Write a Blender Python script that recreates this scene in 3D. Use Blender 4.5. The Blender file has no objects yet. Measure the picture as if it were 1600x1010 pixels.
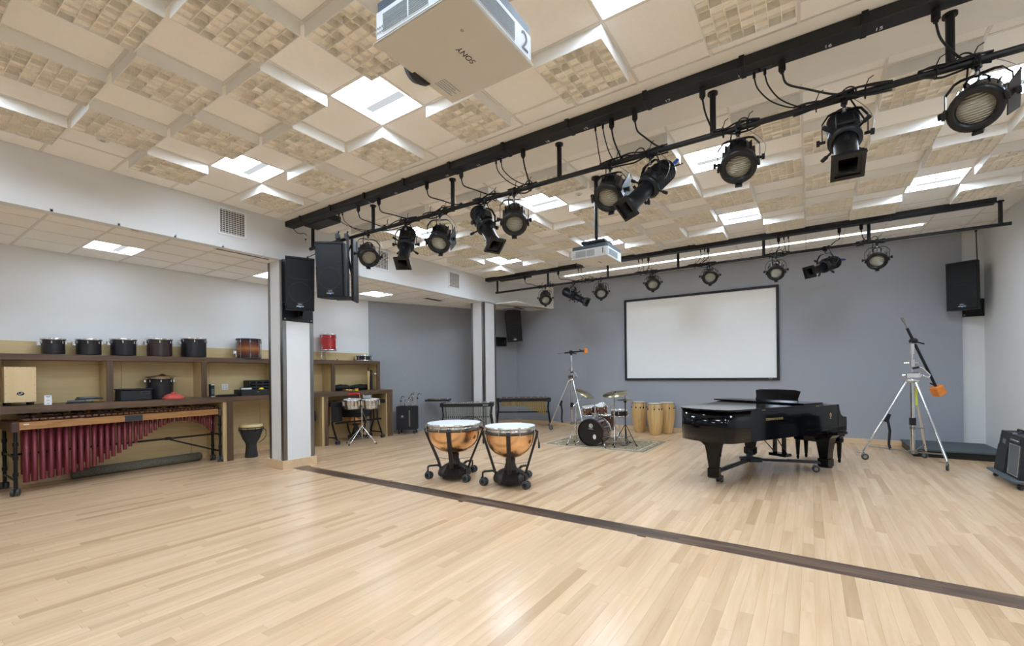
import bpy, bmesh, math, random
from mathutils import Vector, Matrix, Euler
R = math.radians
PI = math.pi
rnd = random.Random(7)
sc = bpy.context.scene
COL = sc.collection

# ------------------------------------------------------------------ camera
H, ZC = 1.545, 4.133              # eye height, ceiling height
YAW, ROLL = 0.5753, 0.0115
cam = bpy.data.cameras.new('camera')
cam.sensor_width = 36.0
cam.sensor_fit = 'HORIZONTAL'
cam.lens = 689.924 / 1600 * 36
cam.shift_x = (800 - 818.506) / 1600
cam.shift_y = (583.926 - 505) / 1600
cam.clip_start = 0.05
camo = bpy.data.objects.new('camera', cam)
COL.objects.link(camo)
camo.matrix_world = Matrix.Translation((0, 0, H)) @ (Matrix.Rotation(YAW, 4, 'Z') @ Matrix.Rotation(PI / 2, 4, 'X') @ Matrix.Rotation(-ROLL, 4, 'Z'))
sc.camera = camo

# ------------------------------------------------------------------ world, exposure
w = bpy.data.worlds.new('world')
sc.world = w
w.use_nodes = True
w.node_tree.nodes['Background'].inputs[0].default_value = (0.75, 0.82, 0.9, 1)
w.node_tree.nodes['Background'].inputs[1].default_value = 0.3
PANEL = 43.0                      # brightness of the ceiling light panels
sc.view_settings.view_transform = 'Standard'
sc.view_settings.look = 'None'
sc.view_settings.gamma = 1
sc.view_settings.use_curve_mapping = False
sc.view_settings.exposure = 0.1
sc.cycles.use_denoising = True
sc.cycles.max_bounces = 8
sc.cycles.diffuse_bounces = 5
sc.cycles.glossy_bounces = 4
sc.cycles.sample_clamp_indirect = 6

# ------------------------------------------------------------------ materials
MATS = {}
def _lin(c):
    return tuple(((v / 255) / 12.92 if v <= 10 else (((v / 255) + 0.055) / 1.055) ** 2.4) for v in c) + (1,)

def mat(name, rgb, rough=0.5, metal=0.0, var=0.06, scale=6.0, stretch=(1, 1, 1), bump=0.0, bscale=60.0, coat=0.0, spec=0.5, emit=0.0, trans=0.0, space='Object', wave=None):
    """procedural principled material: colour broken up by noise, optional bump"""
    if name in MATS: return MATS[name]
    m = bpy.data.materials.new(name)
    m.use_nodes = True
    nt = m.node_tree; N = nt.nodes; L = nt.links
    b = N['Principled BSDF']
    c = _lin(rgb)
    b.inputs['Roughness'].default_value = rough
    b.inputs['Metallic'].default_value = metal
    b.inputs['Coat Weight'].default_value = coat
    b.inputs['Coat Roughness'].default_value = 0.04
    b.inputs['Specular IOR Level'].default_value = spec
    if trans:
        b.inputs['Transmission Weight'].default_value = trans
    if emit:
        b.inputs['Emission Color'].default_value = c
        b.inputs['Emission Strength'].default_value = emit
    tc = N.new('ShaderNodeTexCoord'); mp = N.new('ShaderNodeMapping')
    L.new(tc.outputs['Object'] if space == 'Object' else tc.outputs['Generated'], mp.inputs[0])
    mp.inputs['Scale'].default_value = stretch
    no = N.new('ShaderNodeTexNoise')
    no.inputs['Scale'].default_value = scale; no.inputs['Detail'].default_value = 5
    L.new(mp.outputs[0], no.inputs['Vector'])
    rp = N.new('ShaderNodeValToRGB')
    rp.color_ramp.elements[0].position = 0.3; rp.color_ramp.elements[1].position = 0.7
    rp.color_ramp.elements[0].color = tuple(max(0, v * (1 - var)) for v in c[:3]) + (1,)
    rp.color_ramp.elements[1].color = tuple(min(1, v * (1 + var)) for v in c[:3]) + (1,)
    L.new(no.outputs['Fac'], rp.inputs[0])
    L.new(rp.outputs[0], b.inputs['Base Color'])
    if bump:
        n2 = N.new('ShaderNodeTexNoise'); n2.inputs['Scale'].default_value = bscale; n2.inputs['Detail'].default_value = 3
        L.new(mp.outputs[0], n2.inputs['Vector'])
        bp = N.new('ShaderNodeBump'); bp.inputs['Strength'].default_value = bump; bp.inputs['Distance'].default_value = 0.01
        L.new(n2.outputs['Fac'], bp.inputs['Height']); L.new(bp.outputs[0], b.inputs['Normal'])
    MATS[name] = m
    return m

def wood(name, rgb, dark, axis='Y', scale=3.0, rough=0.35, tone=0.0, spec=0.5, use_attr=False):
    """wood with long grain along an axis; optional per-piece tone from the mesh attribute 'tone'"""
    m = bpy.data.materials.new(name); m.use_nodes = True
    nt = m.node_tree; N = nt.nodes; L = nt.links; b = N['Principled BSDF']
    b.inputs['Roughness'].default_value = rough; b.inputs['Specular IOR Level'].default_value = spec
    ge = N.new('ShaderNodeNewGeometry'); mp = N.new('ShaderNodeMapping')
    st = {'X': (0.35, 6, 6), 'Y': (6, 0.35, 6), 'Z': (6, 6, 0.35)}[axis]
    mp.inputs['Scale'].default_value = st
    vec = ge.outputs['Position']
    if use_attr:
        at = N.new('ShaderNodeAttribute'); at.attribute_name = 'tone'
        ml = N.new('ShaderNodeVectorMath'); ml.operation = 'MULTIPLY_ADD'
        cb = N.new('ShaderNodeCombineXYZ')
        for k in range(3): L.new(at.outputs['Fac'], cb.inputs[k])
        L.new(cb.outputs[0], ml.inputs[0]); ml.inputs[1].default_value = (37, 91, 13); L.new(vec, ml.inputs[2])
        vec = ml.outputs[0]
    L.new(vec, mp.inputs[0])
    no = N.new('ShaderNodeTexNoise'); no.inputs['Scale'].default_value = scale; no.inputs['Detail'].default_value = 8; no.inputs['Roughness'].default_value = 0.62; no.inputs['Distortion'].default_value = 0.6
    L.new(mp.outputs[0], no.inputs['Vector'])
    rp = N.new('ShaderNodeValToRGB'); e = rp.color_ramp.elements
    e[0].position = 0.28; e[1].position = 0.72; e[0].color = _lin(dark); e[1].color = _lin(rgb)
    L.new(no.outputs['Fac'], rp.inputs[0])
    out = rp.outputs[0]
    if use_attr:
        r2 = N.new('ShaderNodeValToRGB'); e = r2.color_ramp.elements
        lo, hi = 1 - tone, 1 + tone * 0.42
        e[0].color = (lo, lo * 0.955, lo * 0.88, 1); e[1].color = (hi, hi, hi, 1)
        k = e.new(0.45); k.color = (1, 1, 1, 1)
        L.new(at.outputs['Fac'], r2.inputs[0])
        mx = N.new('ShaderNodeMix'); mx.data_type = 'RGBA'; mx.blend_type = 'MULTIPLY'; mx.inputs[0].default_value = 1
        L.new(out, mx.inputs[6]); L.new(r2.outputs[0], mx.inputs[7]); out = mx.outputs[2]
    L.new(out, b.inputs['Base Color'])
    MATS[name] = m
    return m

def emis(name, rgb, strength):
    m = bpy.data.materials.new(name); m.use_nodes = True
    nt = m.node_tree; nt.nodes.clear()
    e = nt.nodes.new('ShaderNodeEmission'); e.inputs[0].default_value = _lin(rgb); e.inputs[1].default_value = strength
    o = nt.nodes.new('ShaderNodeOutputMaterial'); nt.links.new(e.outputs[0], o.inputs[0])
    MATS[name] = m
    return m

# ------------------------------------------------------------------ mesh builder
def frame_to(d):
    """rotation matrix whose Z axis points along d"""
    d = Vector(d).normalized()
    return d.to_track_quat('Z', 'Y').to_matrix().to_4x4()

class MB:
    def __init__(self):
        self.v = []; self.f = []; self.sm = []
    def add(self, vs, fs, smooth=False, M=None):
        o = len(self.v)
        self.v += [tuple(M @ Vector(p)) if M is not None else tuple(p) for p in vs]
        self.f += [tuple(i + o for i in q) for q in fs]
        self.sm += [smooth] * len(fs)
        return self
    def box(self, x0, x1, y0, y1, z0, z1, ch=0.0, M=None):
        if ch <= 0:
            vs = [(x, y, z) for z in (z0, z1) for x, y in ((x0, y0), (x1, y0), (x1, y1), (x0, y1))]
            return self.add(vs, [(3, 2, 1, 0), (4, 5, 6, 7), (0, 1, 5, 4), (1, 2, 6, 5), (2, 3, 7, 6), (3, 0, 4, 7)], False, M)
        vs = []
        for z, i in ((z0, ch), (z0 + ch, 0), (z1 - ch, 0), (z1, ch)):
            a0, a1, b0, b1 = x0 + i, x1 - i, y0 + i, y1 - i
            k = ch if i == 0 else ch * 0.4
            vs += [(a0 + k, b0, z), (a1 - k, b0, z), (a1, b0 + k, z), (a1, b1 - k, z), (a1 - k, b1, z), (a0 + k, b1, z), (a0, b1 - k, z), (a0, b0 + k, z)]
        fs = [tuple(range(7, -1, -1)), tuple(range(24, 32))]
        for r in range(3):
            for k in range(8):
                a = r * 8 + k; b2 = r * 8 + (k + 1) % 8
                fs.append((a, b2, b2 + 8, a + 8))
        return self.add(vs, fs, False, M)
    def cbox(self, c, s, ch=0.0, M=None, rz=0.0):
        T = Matrix.Translation(c) @ Matrix.Rotation(rz, 4, 'Z')
        if M is not None: T = M @ T
        return self.box(-s[0] / 2, s[0] / 2, -s[1] / 2, s[1] / 2, -s[2] / 2, s[2] / 2, ch, T)
    def lathe(self, prof, n=24, M=None, cap=True, smooth=True, a0=0.0, a1=2 * PI):
        full = abs(a1 - a0 - 2 * PI) < 1e-6
        vs = []; fs = []
        m = n if full else n + 1
        for r, z in prof:
            for k in range(m):
                a = a0 + (a1 - a0) * k / n
                vs.append((r * math.cos(a), r * math.sin(a), z))
        for i in range(len(prof) - 1):
            for k in range(n):
                k2 = (k + 1) % m
                fs.append((i * m + k, i * m + k2, (i + 1) * m + k2, (i + 1) * m + k))
        self.add(vs, fs, smooth, M)
        if cap and full:
            if prof[0][0] > 1e-6: self.add(vs[:m], [tuple(range(m - 1, -1, -1))], False, M)
            if prof[-1][0] > 1e-6: self.add(vs[-m:], [tuple(range(m))], False, M)
        return self
    def cyl(self, p, q, r, r2=None, n=12, smooth=True):
        p = Vector(p); q = Vector(q); d = q - p
        M = Matrix.Translation(p) @ frame_to(d)
        return self.lathe([(r, 0), (r if r2 is None else r2, d.length)], n, M, True, smooth)
    def tube(self, pts, r, n=8, closed=False, smooth=True):
        pts = [Vector(p) for p in pts]
        m = len(pts); vs = []; fs = []
        up = Vector((0, 0, 1))
        prev = None
        for i, p in enumerate(pts):
            a = pts[(i - 1) % m] if (i > 0 or closed) else p
            c = pts[(i + 1) % m] if (i < m - 1 or closed) else p
            t = (c - a).normalized()
            if prev is None:
                u = t.cross(up)
                if u.length < 1e-3: u = t.cross(Vector((1, 0, 0)))
            else:
                u = prev - t * prev.dot(t)
                if u.length < 1e-4: u = t.cross(up)
            u.normalize(); prev = u
            w2 = t.cross(u)
            rr = r[i] if isinstance(r, (list, tuple)) else r
            for k in range(n):
                an = 2 * PI * k / n
                vs.append(tuple(p + u * (rr * math.cos(an)) + w2 * (rr * math.sin(an))))
        seg = m if closed else m - 1
        for i in range(seg):
            j = (i + 1) % m
            for k in range(n):
                k2 = (k + 1) % n
                fs.append((i * n + k, i * n + k2, j * n + k2, j * n + k))
        if not closed:
            fs.append(tuple(range(n - 1, -1, -1))); fs.append(tuple((m - 1) * n + k for k in range(n)))
        return self.add(vs, fs, smooth)
    def bar(self, pts, wv, t, ref=(1, 0, 0)):
        """flat strap of width wv along ref and thickness t following pts"""
        ref = Vector(ref).normalized(); pts = [Vector(p) for p in pts]; vs = []; fs = []
        for i, p in enumerate(pts):
            a = pts[max(0, i - 1)]; c = pts[min(len(pts) - 1, i + 1)]
            nn = (c - a).normalized().cross(ref).normalized()
            for su, sn in ((-1, -1), (1, -1), (1, 1), (-1, 1)):
                vs.append(tuple(p + ref * (su * wv / 2) + nn * (sn * t / 2)))
        for i in range(len(pts) - 1):
            for k in range(4):
                k2 = (k + 1) % 4
                fs.append((i * 4 + k, i * 4 + k2, i * 4 + 4 + k2, i * 4 + 4 + k))
        fs.append((3, 2, 1, 0)); e = (len(pts) - 1) * 4; fs.append((e, e + 1, e + 2, e + 3))
        return self.add(vs, fs)
    def prism(self, poly, z0, z1, M=None):
        n = len(poly)
        ar = sum(poly[i][0] * poly[(i + 1) % n][1] - poly[(i + 1) % n][0] * poly[i][1] for i in range(n))
        if ar < 0: poly = poly[::-1]
        vs = [(x, y, z0) for x, y in poly] + [(x, y, z1) for x, y in poly]
        fs = [tuple(range(n - 1, -1, -1)), tuple(range(n, 2 * n))]
        for k in range(n):
            k2 = (k + 1) % n
            fs.append((k, k2, n + k2, n + k))
        return self.add(vs, fs, False, M)
    def sphere(self, c, r, n=12, sx=(1, 1, 1)):
        prof = []
        k = max(4, n // 2)
        for i in range(k + 1):
            a = -PI / 2 + PI * i / k
            prof.append((max(1e-5, r * math.cos(a)), r * math.sin(a)))
        M = Matrix.Translation(c) @ Matrix.Diagonal((*sx, 1))
        return self.lathe(prof, n, M, False)
    def torus(self, c, Rr, r, M=None, n=24, k=8):
        M0 = Matrix.Translation(c) if M is None else M
        vs = []; fs = []
        for i in range(n):
            a = 2 * PI * i / n
            for j in range(k):
                b = 2 * PI * j / k
                vs.append(((Rr + r * math.cos(b)) * math.cos(a), (Rr + r * math.cos(b)) * math.sin(a), r * math.sin(b)))
        for i in range(n):
            for j in range(k):
                i2 = (i + 1) % n; j2 = (j + 1) % k
                fs.append((i * k + j, i2 * k + j, i2 * k + j2, i * k + j2))
        return self.add(vs, fs, True, M0)
    def mesh(self, name):
        me = bpy.data.meshes.new(name)
        me.from_pydata(self.v, [], self.f)
        me.polygons.foreach_set('use_smooth', self.sm)
        me.update()
        return me
    def build(self, name, m, parent=None, kind=None, label=None):
        return obj(name, self.mesh(name), m, parent, kind, label)

def obj(name, me, m, parent=None, kind=None, label=None):
    o = bpy.data.objects.new(name, me)
    if m is not None and not me.materials: me.materials.append(MATS[m] if isinstance(m, str) else m)
    COL.objects.link(o)
    if parent is not None: o.parent = parent
    if kind: o['kind'] = kind
    if label: o['label'] = label
    return o

def tag(o, label, cat, group=None):
    o['label'] = label; o['category'] = cat
    if group: o['group'] = group
    return o

def thing(name, label, cat, loc=(0, 0, 0), rz=0.0, group=None, rot=None):
    o = bpy.data.objects.new(name, None)
    o.empty_display_size = 0.1
    COL.objects.link(o)
    o.location = loc
    o.rotation_euler = rot if rot is not None else (0, 0, rz)
    return tag(o, label, cat, group)

def copy_thing(root, label, loc, rz=0.0, rot=None, scale=None):
    r = root.copy(); COL.objects.link(r)
    r.location = loc; r.rotation_euler = rot if rot is not None else (0, 0, rz)
    if scale: r.scale = scale
    r['label'] = label
    for ch in list(root.children):
        c = ch.copy(); COL.objects.link(c); c.parent = r
        for g in list(ch.children):
            d = g.copy(); COL.objects.link(d); d.parent = c
    return r

def text_obj(name, s, size, m, parent, M, ext=0.0005, align='CENTER'):
    cu = bpy.data.curves.new(name, 'FONT')
    cu.body = s; cu.size = size; cu.extrude = ext; cu.align_x = align; cu.align_y = 'CENTER'
    o = bpy.data.objects.new(name + '_tmp', cu)
    COL.objects.link(o)
    dg = bpy.context.evaluated_depsgraph_get()
    me = bpy.data.meshes.new_from_object(o.evaluated_get(dg))
    bpy.data.objects.remove(o); bpy.data.curves.remove(cu)
    me.name = name
    me.materials.clear()
    t = obj(name, me, m, parent)
    t.matrix_local = M
    return t

def smooth_pts(pts, n=6):
    """Catmull-Rom through the points"""
    P = [Vector(p) for p in pts]; P = [P[0] * 2 - P[1]] + P + [P[-1] * 2 - P[-2]]
    out = []
    for i in range(1, len(P) - 2):
        for k in range(n):
            t = k / n
            a, b, c, d = P[i - 1], P[i], P[i + 1], P[i + 2]
            out.append(0.5 * ((2 * b) + (c - a) * t + (2 * a - 5 * b + 4 * c - d) * t * t + (3 * b - a - 3 * c + d) * t ** 3))
    out.append(P[-2])
    return out

# surface materials
mat('wall_paint', (228, 229, 228), 0.75, var=0.012, scale=2, bump=0.03, bscale=160)
mat('fabric_wall', (164, 168, 176), 0.95, var=0.07, scale=70, bump=0.18, bscale=240, spec=0.1)
mat('fabric_wall_side', (160, 164, 169), 0.95, var=0.06, scale=70, bump=0.15, bscale=240, spec=0.1)
mat('ceiling_white', (246, 243, 238), 0.9, var=0.01, scale=8, bump=0.03, bscale=300, spec=0.2)
mat('tile_white', (247, 244, 238), 0.9, var=0.015, scale=30, bump=0.05, bscale=400, spec=0.2)
mat('grid_white', (226, 221, 212), 0.5, var=0.01)
mat('diffuser_shell', (238, 236, 230), 0.7, var=0.01)
mat('diffuser_cell', (243, 237, 224), 0.85, var=0.05, scale=14, stretch=(1, 7, 1))
mat('gyp_band', (240, 237, 230), 0.85, var=0.01)
mat('black_metal', (17, 18, 20), 0.42, metal=0.3, var=0.15, scale=9)
mat('black_paint', (17, 19, 22), 0.5, var=0.1, scale=8)
mat('black_plastic', (30, 32, 36), 0.55, var=0.1, scale=20, bump=0.05, bscale=300)
mat('rubber', (24, 24, 25), 0.8, var=0.1)
mat('steel', (150, 150, 148), 0.32, metal=1.0, var=0.08, scale=3, stretch=(30, 30, 0.3))
mat('chrome', (225, 228, 232), 0.12, metal=1.0, var=0.03)
mat('white_paint', (238, 240, 242), 0.4, var=0.01)
mat('vent_dark', (70, 72, 74), 0.8, var=0.1)
wood('maple_floor', (225, 195, 160), (207, 172, 134), 'Y', 2.2, 0.23, 0.19, 0.45, use_attr=True)
wood('walnut_floor', (122, 98, 80), (48, 36, 29), 'X', 3.5, 0.3, 0.5, 0.45, use_attr=True)
wood('maple_base', (232, 203, 165), (218, 186, 146), 'X', 1.5, 0.4)
wood('maple_ply', (220, 196, 146), (204, 178, 126), 'Y', 1.6, 0.45)
wood('maple_ply_v', (220, 196, 146), (206, 180, 128), 'Z', 1.6, 0.45)
wood('walnut', (118, 92, 70), (70, 52, 40), 'Y', 2.6, 0.4)
wood('walnut_v', (118, 92, 70), (74, 55, 42), 'Z', 2.6, 0.4)
emis('panel_light', (216, 235, 255), PANEL)
emis('panel_dim', (246, 251, 255), PANEL * 0.015)
emis('alcove_light', (216, 235, 255), PANEL * 0.28)
emis('linear_light', (255, 253, 248), PANEL * 0.34)
# ================================================================== room shell
XS, XL, XR, YB, YF = -7.34, -9.65, 2.75, 11.6, -4.2       # soffit face, left wall, right wall, far wall, wall behind the camera
ZL = 3.48                                                  # low ceiling of the alcove
AX0, AY0, AX1, AY1 = XL, 7.46, -7.78, YB                   # angled wall line

# ---- floor: subfloor slab, maple planks, walnut inlay
fl = MB().box(XL - 0.2, XR + 0.2, YF - 0.2, YB + 0.2, -0.12, -0.018).build('floor', 'maple_base', kind='structure')
fl['label'] = 'pale maple strip floor crossed by a dark walnut inlay'
ST0, ST1 = 4.09, 4.33
cs, sn = math.cos(YAW), math.sin(YAW)
def depth_of(x, y): return -x * sn + y * cs
def screen_w(x, y):
    d = depth_of(x, y)
    if d < 0.5: return None
    return 818.5 + 689.9 * (x * cs + y * sn) / d, 584 + 689.9 * H / d, d
planks = []
pw = 0.0826
nx = int((XR - XL) / pw) + 1
for i in range(nx):
    xa = XL + i * pw; xb = min(xa + pw, XR)
    for (ya, yb) in ((YF, ST0), (ST1, YB)):
        y = ya - rnd.uniform(0, 1.2)
        while y < yb:
            ln = rnd.choice((0.5, 0.8, 1.0, 1.2, 1.5, 1.9)) * rnd.uniform(0.9, 1.1)
            p0, p1 = max(y, ya), min(y + ln, yb)
            if p1 - p0 > 0.05:
                tone = min(1, max(0, rnd.gauss(0.52, 0.26)))
                planks.append((xa, xb, p0, p1, tone, 'maple_floor'))
            y += ln
for j in range(3):
    ya = ST0 + j * (ST1 - ST0) / 3; yb = ya + (ST1 - ST0) / 3
    x = XS - rnd.uniform(0, 1.0)
    while x < XR:
        ln = rnd.uniform(0.7, 1.9)
        p0, p1 = max(x, XS), min(x + ln, XR)
        if p1 - p0 > 0.05: planks.append((p0, p1, ya, yb, rnd.random(), 'walnut_floor'))
        x += ln
# maple planks beside the inlay's left end
for i in range(int((XS - XL) / pw) + 1):
    xa = XL + i * pw; xb = min(xa + pw, XS)
    if xb - xa > 0.01: planks.append((xa, xb, ST0, ST1, rnd.random(), 'maple_floor'))
def visible_area(p):
    xm, ym = (p[0] + p[1]) / 2, (p[2] + p[3]) / 2
    s = screen_w(xm, ym)
    if s is None or not (-60 < s[0] < 1660 and s[1] < 1090): return 0
    return (p[1] - p[0]) * (p[3] - p[2]) / s[2] ** 3
def plank_mesh(mb, tones, p, g=0.0002):
    x0, x1, y0, y1 = p[0] + g, p[1] - g, p[2] + g, p[3] - g
    c = 0.0006
    mb.add([(x0, y0, -0.018), (x1, y0, -0.018), (x1, y1, -0.018), (x0, y1, -0.018),
            (x0, y0, -c), (x1, y0, -c), (x1, y1, -c), (x0, y1, -c),
            (x0 + c, y0 + c, 0), (x1 - c, y0 + c, 0), (x1 - c, y1 - c, 0), (x0 + c, y1 - c, 0)],
           [(0, 1, 5, 4), (1, 2, 6, 5), (2, 3, 7, 6), (3, 0, 4, 7), (4, 5, 9, 8), (5, 6, 10, 9), (6, 7, 11, 10), (7, 4, 8, 11), (8, 9, 10, 11)])
    tones += [p[4]] * 12
def toned(mb, tones, name, m, parent, kind=None):
    me = mb.mesh(name)
    at = me.attributes.new('tone', 'FLOAT', 'POINT'); at.data.foreach_set('value', tones)
    return obj(name, me, m, parent, kind)
planks.sort(key=visible_area, reverse=True)
for p in planks[:300]:
    mb = MB(); tn = []
    plank_mesh(mb, tn, p)
    toned(mb, tn, 'floor_plank' if p[5] == 'maple_floor' else 'inlay_plank', p[5], fl)
for mname in ('maple_floor', 'walnut_floor'):
    mb = MB(); tn = []
    for p in planks[300:]:
        if p[5] == mname: plank_mesh(mb, tn, p)
    if mb.v: toned(mb, tn, 'distant_planks' if mname == 'maple_floor' else 'distant_inlay', mname, fl, 'stuff')

# ---- walls
def wall(name, mb, m, label):
    o = mb.build(name, m, kind='structure'); o['label'] = label; return o
def wall_line(x0, y0, x1, y1, z0, z1, t=0.15):
    d = Vector((x1 - x0, y1 - y0)).normalized(); n = Vector((-d.y, d.x)) * t
    return MB().prism([(x0, y0), (x1, y1), (x1 + n.x, y1 + n.y), (x0 + n.x, y0 + n.y)], z0, z1)
wl = wall('wall_left', wall_line(XL, YF, AX0, AY0, 0, ZL + 0.7), 'wall_paint', 'light grey painted wall behind the percussion shelves')
wa = wall('wall_angled', wall_line(AX0, AY0, AX1, AY1, 0, ZL + 0.7), 'fabric_wall_side', 'grey fabric acoustic wall running at an angle behind the far column')
wb = wall('wall_back', wall_line(AX1 - 0.2, YB + 0.05, XR + 0.2, YB + 0.05, 0, ZC + 0.2), 'wall_paint', 'light grey end wall behind the acoustic panelling')
fp = MB().box(AX1 + 0.02, 2.44, YB, YB + 0.06, 0.1, ZC).build('acoustic_panel', 'fabric_wall', wb, label='blue-grey fabric acoustic panelling')
for x in (AX1 + 2.46, AX1 + 4.9, AX1 + 7.34):
    MB().box(x - 0.003, x + 0.003, YB - 0.002, YB + 0.01, 0.1, ZC).build('panel_joint', 'fabric_wall', wb)
wr = wall('wall_right', MB().box(XR, XR + 0.15, YF, YB + 0.05, 0, ZC + 0.2), 'wall_paint', 'light grey painted side wall at the right')
wf = wall('wall_front', MB().box(XL - 0.2, XR + 0.2, YF - 0.15, YF, 0, ZC + 0.2), 'wall_paint', 'light grey painted wall facing the stage end')
# soffit: long face, then the angled return to the end wall
so = MB()
so.prism([(XS, YF), (XS, 9.95), (-6.42, YB + 0.02), (-6.6, YB + 0.02), (XS - 0.15, 9.99), (XS - 0.15, YF)], ZL, ZC + 0.05)
ws = wall('wall_soffit', so, 'wall_paint', 'light grey bulkhead stepping down from the high ceiling to the low alcove')
# baseboards
def baseboard(name, x0, y0, x1, y1, h=0.1, t=-0.02):
    o = wall_line(x0, y0, x1, y1, 0, h, t).build(name, 'maple_base', kind='structure'); o['label'] = 'pale maple baseboard along the wall foot'; return o
baseboard('baseboard_back', AX1, YB, XR, YB)
baseboard('baseboard_angled', AX0, AY0 + 0.3, AX1, AY1)
baseboard('baseboard_right', XR, YB, XR, YF)
baseboard('baseboard_left', XL, YF, XL, AY0)
# columns with steel corner guards and tall maple base
def column(name, x0, x1, y0, y1, label):
    o = MB().box(x0, x1, y0, y1, 0, ZL + 0.02).build(name, 'wall_paint', kind='structure'); o['label'] = label
    t = 0.004; wd = 0.065
    for cx_, sx in ((x0, -1), (x1, 1)):
        for cy_, sy in ((y0, -1), (y1, 1)):
            g = MB()
            xa, xb = sorted((cx_ + sx * t, cx_ - sx * wd)); ya, yb = sorted((cy_ + sy * t, cy_ + sy * 0.0))
            g.box(xa, xb, ya, yb, 0.14, ZL)
            xa, xb = sorted((cx_ + sx * t, cx_)); ya, yb = sorted((cy_ + sy * t, cy_ - sy * wd))
            g.box(xa, xb, ya, yb, 0.14, ZL)
            g.build('corner_guard', 'steel', o, label='brushed steel corner guard')
    b = MB()
    b.box(x0 - 0.03, x1 + 0.03, y0 - 0.03, y1 + 0.03, 0, 0.14)
    b.build('column_base', 'maple_base', o, label='pale maple column base')
    return o
column('wall_column', XS - 0.43, XS, 3.97, 4.51, 'square grey column with steel corners, beside the large marimba')
column('wall_column', XS - 0.43, XS, 9.36, 9.9, 'square grey column with steel corners, behind the kettledrums')

# ---- main ceiling: slab, plain bands, grid bars, tiles, diffusers, light panels
G = 0.6096
GX0, GY0, GY1 = -3.7035, 2.455, 5.4753
ce = MB().box(XS - 0.1, XR + 0.2, YF - 0.2, YB + 0.2, ZC + 0.13, ZC + 0.2).build('ceiling', 'ceiling_white', kind='structure')
ce['label'] = 'white panelled ceiling with raised acoustic diffuser boxes'
for (ya, yb) in ((3.895, 4.73), (9.27, 10.03)):
    MB().box(XS, XR, ya, yb, ZC - 0.001, ZC + 0.13).build('plain_band', 'gyp_band', ce)
def bars(parent, xs, ys, x0, x1, y0, y1, z, m='grid_white'):
    for x in xs:
        MB().box(x - 0.012, x + 0.012, y0, y1, z, z + 0.03).build('grid_bar', m, parent)
    for y in ys:
        MB().box(x0, x1, y - 0.012, y + 0.012, z + 0.0008, z + 0.03).build('grid_bar', m, parent)
AX = list(range(-5, 11))
xl = [GX0 + a * G for a in AX]
bars(ce, xl, [GY0 + b * G for b in range(-10, 3)], XS, XR, YF, 3.895, ZC)
bars(ce, xl, [GY1 + b * G for b in range(-1, 7)], XS, XR, 4.73, 9.27, ZC)
bars(ce, xl, [10.4, 11.01], XS, XR, 10.03, YB, ZC)
# shared tile meshes
def tile_mesh(wx, wy):
    return MB().box(-wx / 2 + 0.0125, wx / 2 - 0.0125, -wy / 2 + 0.0125, wy / 2 - 0.0125, 0, 0.02).mesh('ceiling_tile')
TM = {}
def tile(parent, x0, x1, y0, y1, z, name='ceiling_tile'):
    k = (round(x1 - x0, 3), round(y1 - y0, 3))
    if k not in TM: TM[k] = tile_mesh(*k)
    o = obj(name, TM[k], 'tile_white', parent); o.location = ((x0 + x1) / 2, (y0 + y1) / 2, z + 0.006)
# diffuser: open shell with a 7 x 7 block of wells
def diffuser_meshes():
    s = G / 2 - 0.010; dp = 0.105; n = 7; fin = 0.004
    shell = MB()
    t = 0.006
    for (x0, x1, y0, y1) in ((-s, s, -s, -s + t), (-s, s, s - t, s), (-s, -s + t, -s + t, s - t), (s - t, s, -s + t, s - t)):
        shell.box(x0, x1, y0, y1, -dp, 0.02)
    c = (2 * s - 2 * t) / n
    seq = [0, 1, 4, 2, 2, 4, 1]
    wells = MB()
    for k in range(1, n):
        q = -s + t + k * c
        wells.box(q - fin / 2, q + fin / 2, -s + t, s - t, -dp + 0.001, 0.0)
        wells.box(-s + t, s - t, q - fin / 2, q + fin / 2, -dp + 0.001, 0.0)
    for i in range(n):
        for j in range(n):
            dq = seq[(i * i + j * j * 3 + i * j) % 7]
            zz = -dp + 0.006 + dq * 0.0135
            x0 = -s + t + i * c; y0 = -s + t + j * c
            wells.add([(x0, y0, zz), (x0 + c, y0, zz), (x0 + c, y0 + c, zz), (x0, y0 + c, zz)], [(3, 2, 1, 0)])
    return shell.mesh('diffuser_box'), wells.mesh('diffuser_wells')
DM, DW = diffuser_meshes()
def diffuser(parent, x, y):
    o = obj('diffuser_box', DM, 'diffuser_shell', parent); o.location = (x, y, ZC)
    obj('well_block', DW, 'diffuser_cell', o)
# light panels are things in the ceiling
PM = MB().box(-G / 2 + 0.014, G / 2 - 0.014, -G / 2 + 0.014, G / 2 - 0.014, 0.012, 0.03).mesh('diffusing_lens')
PM2 = PM.copy()
PF = MB()
for (x0, x1, y0, y1) in ((-.3, .3, -.3, -.288), (-.3, .3, .288, .3), (-.3, -.288, -.288, .288), (.288, .3, -.288, .288)):
    PF.box(x0, x1, y0, y1, 0.002, 0.03)
PF = PF.mesh('panel_frame')
PB = MB().box(-0.2, 0.27, 0.02, 0.1, 0.004, 0.0115).mesh('centre_basket')
def light_panel(x, y, z, label, group='square ceiling light panels', basket=True, lens='panel_light'):
    t = thing('ceiling_light', label, 'light', (x, y, z), 0, group)
    obj('diffusing_lens', PM if lens == 'panel_light' else PM2, lens, t)
    obj('panel_frame', PF, 'white_paint', t)
    if basket: obj('centre_basket', PB, 'panel_dim', t, label='dimmer central strip')
    return t
LIGHTS1 = {(-4, 0): 'square ceiling light nearest the bulkhead air grille', (0, 0): 'square ceiling light beside the big overhead projector',
           (4, 0): 'square ceiling light cut by the top edge, right of the big projector'}
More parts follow.
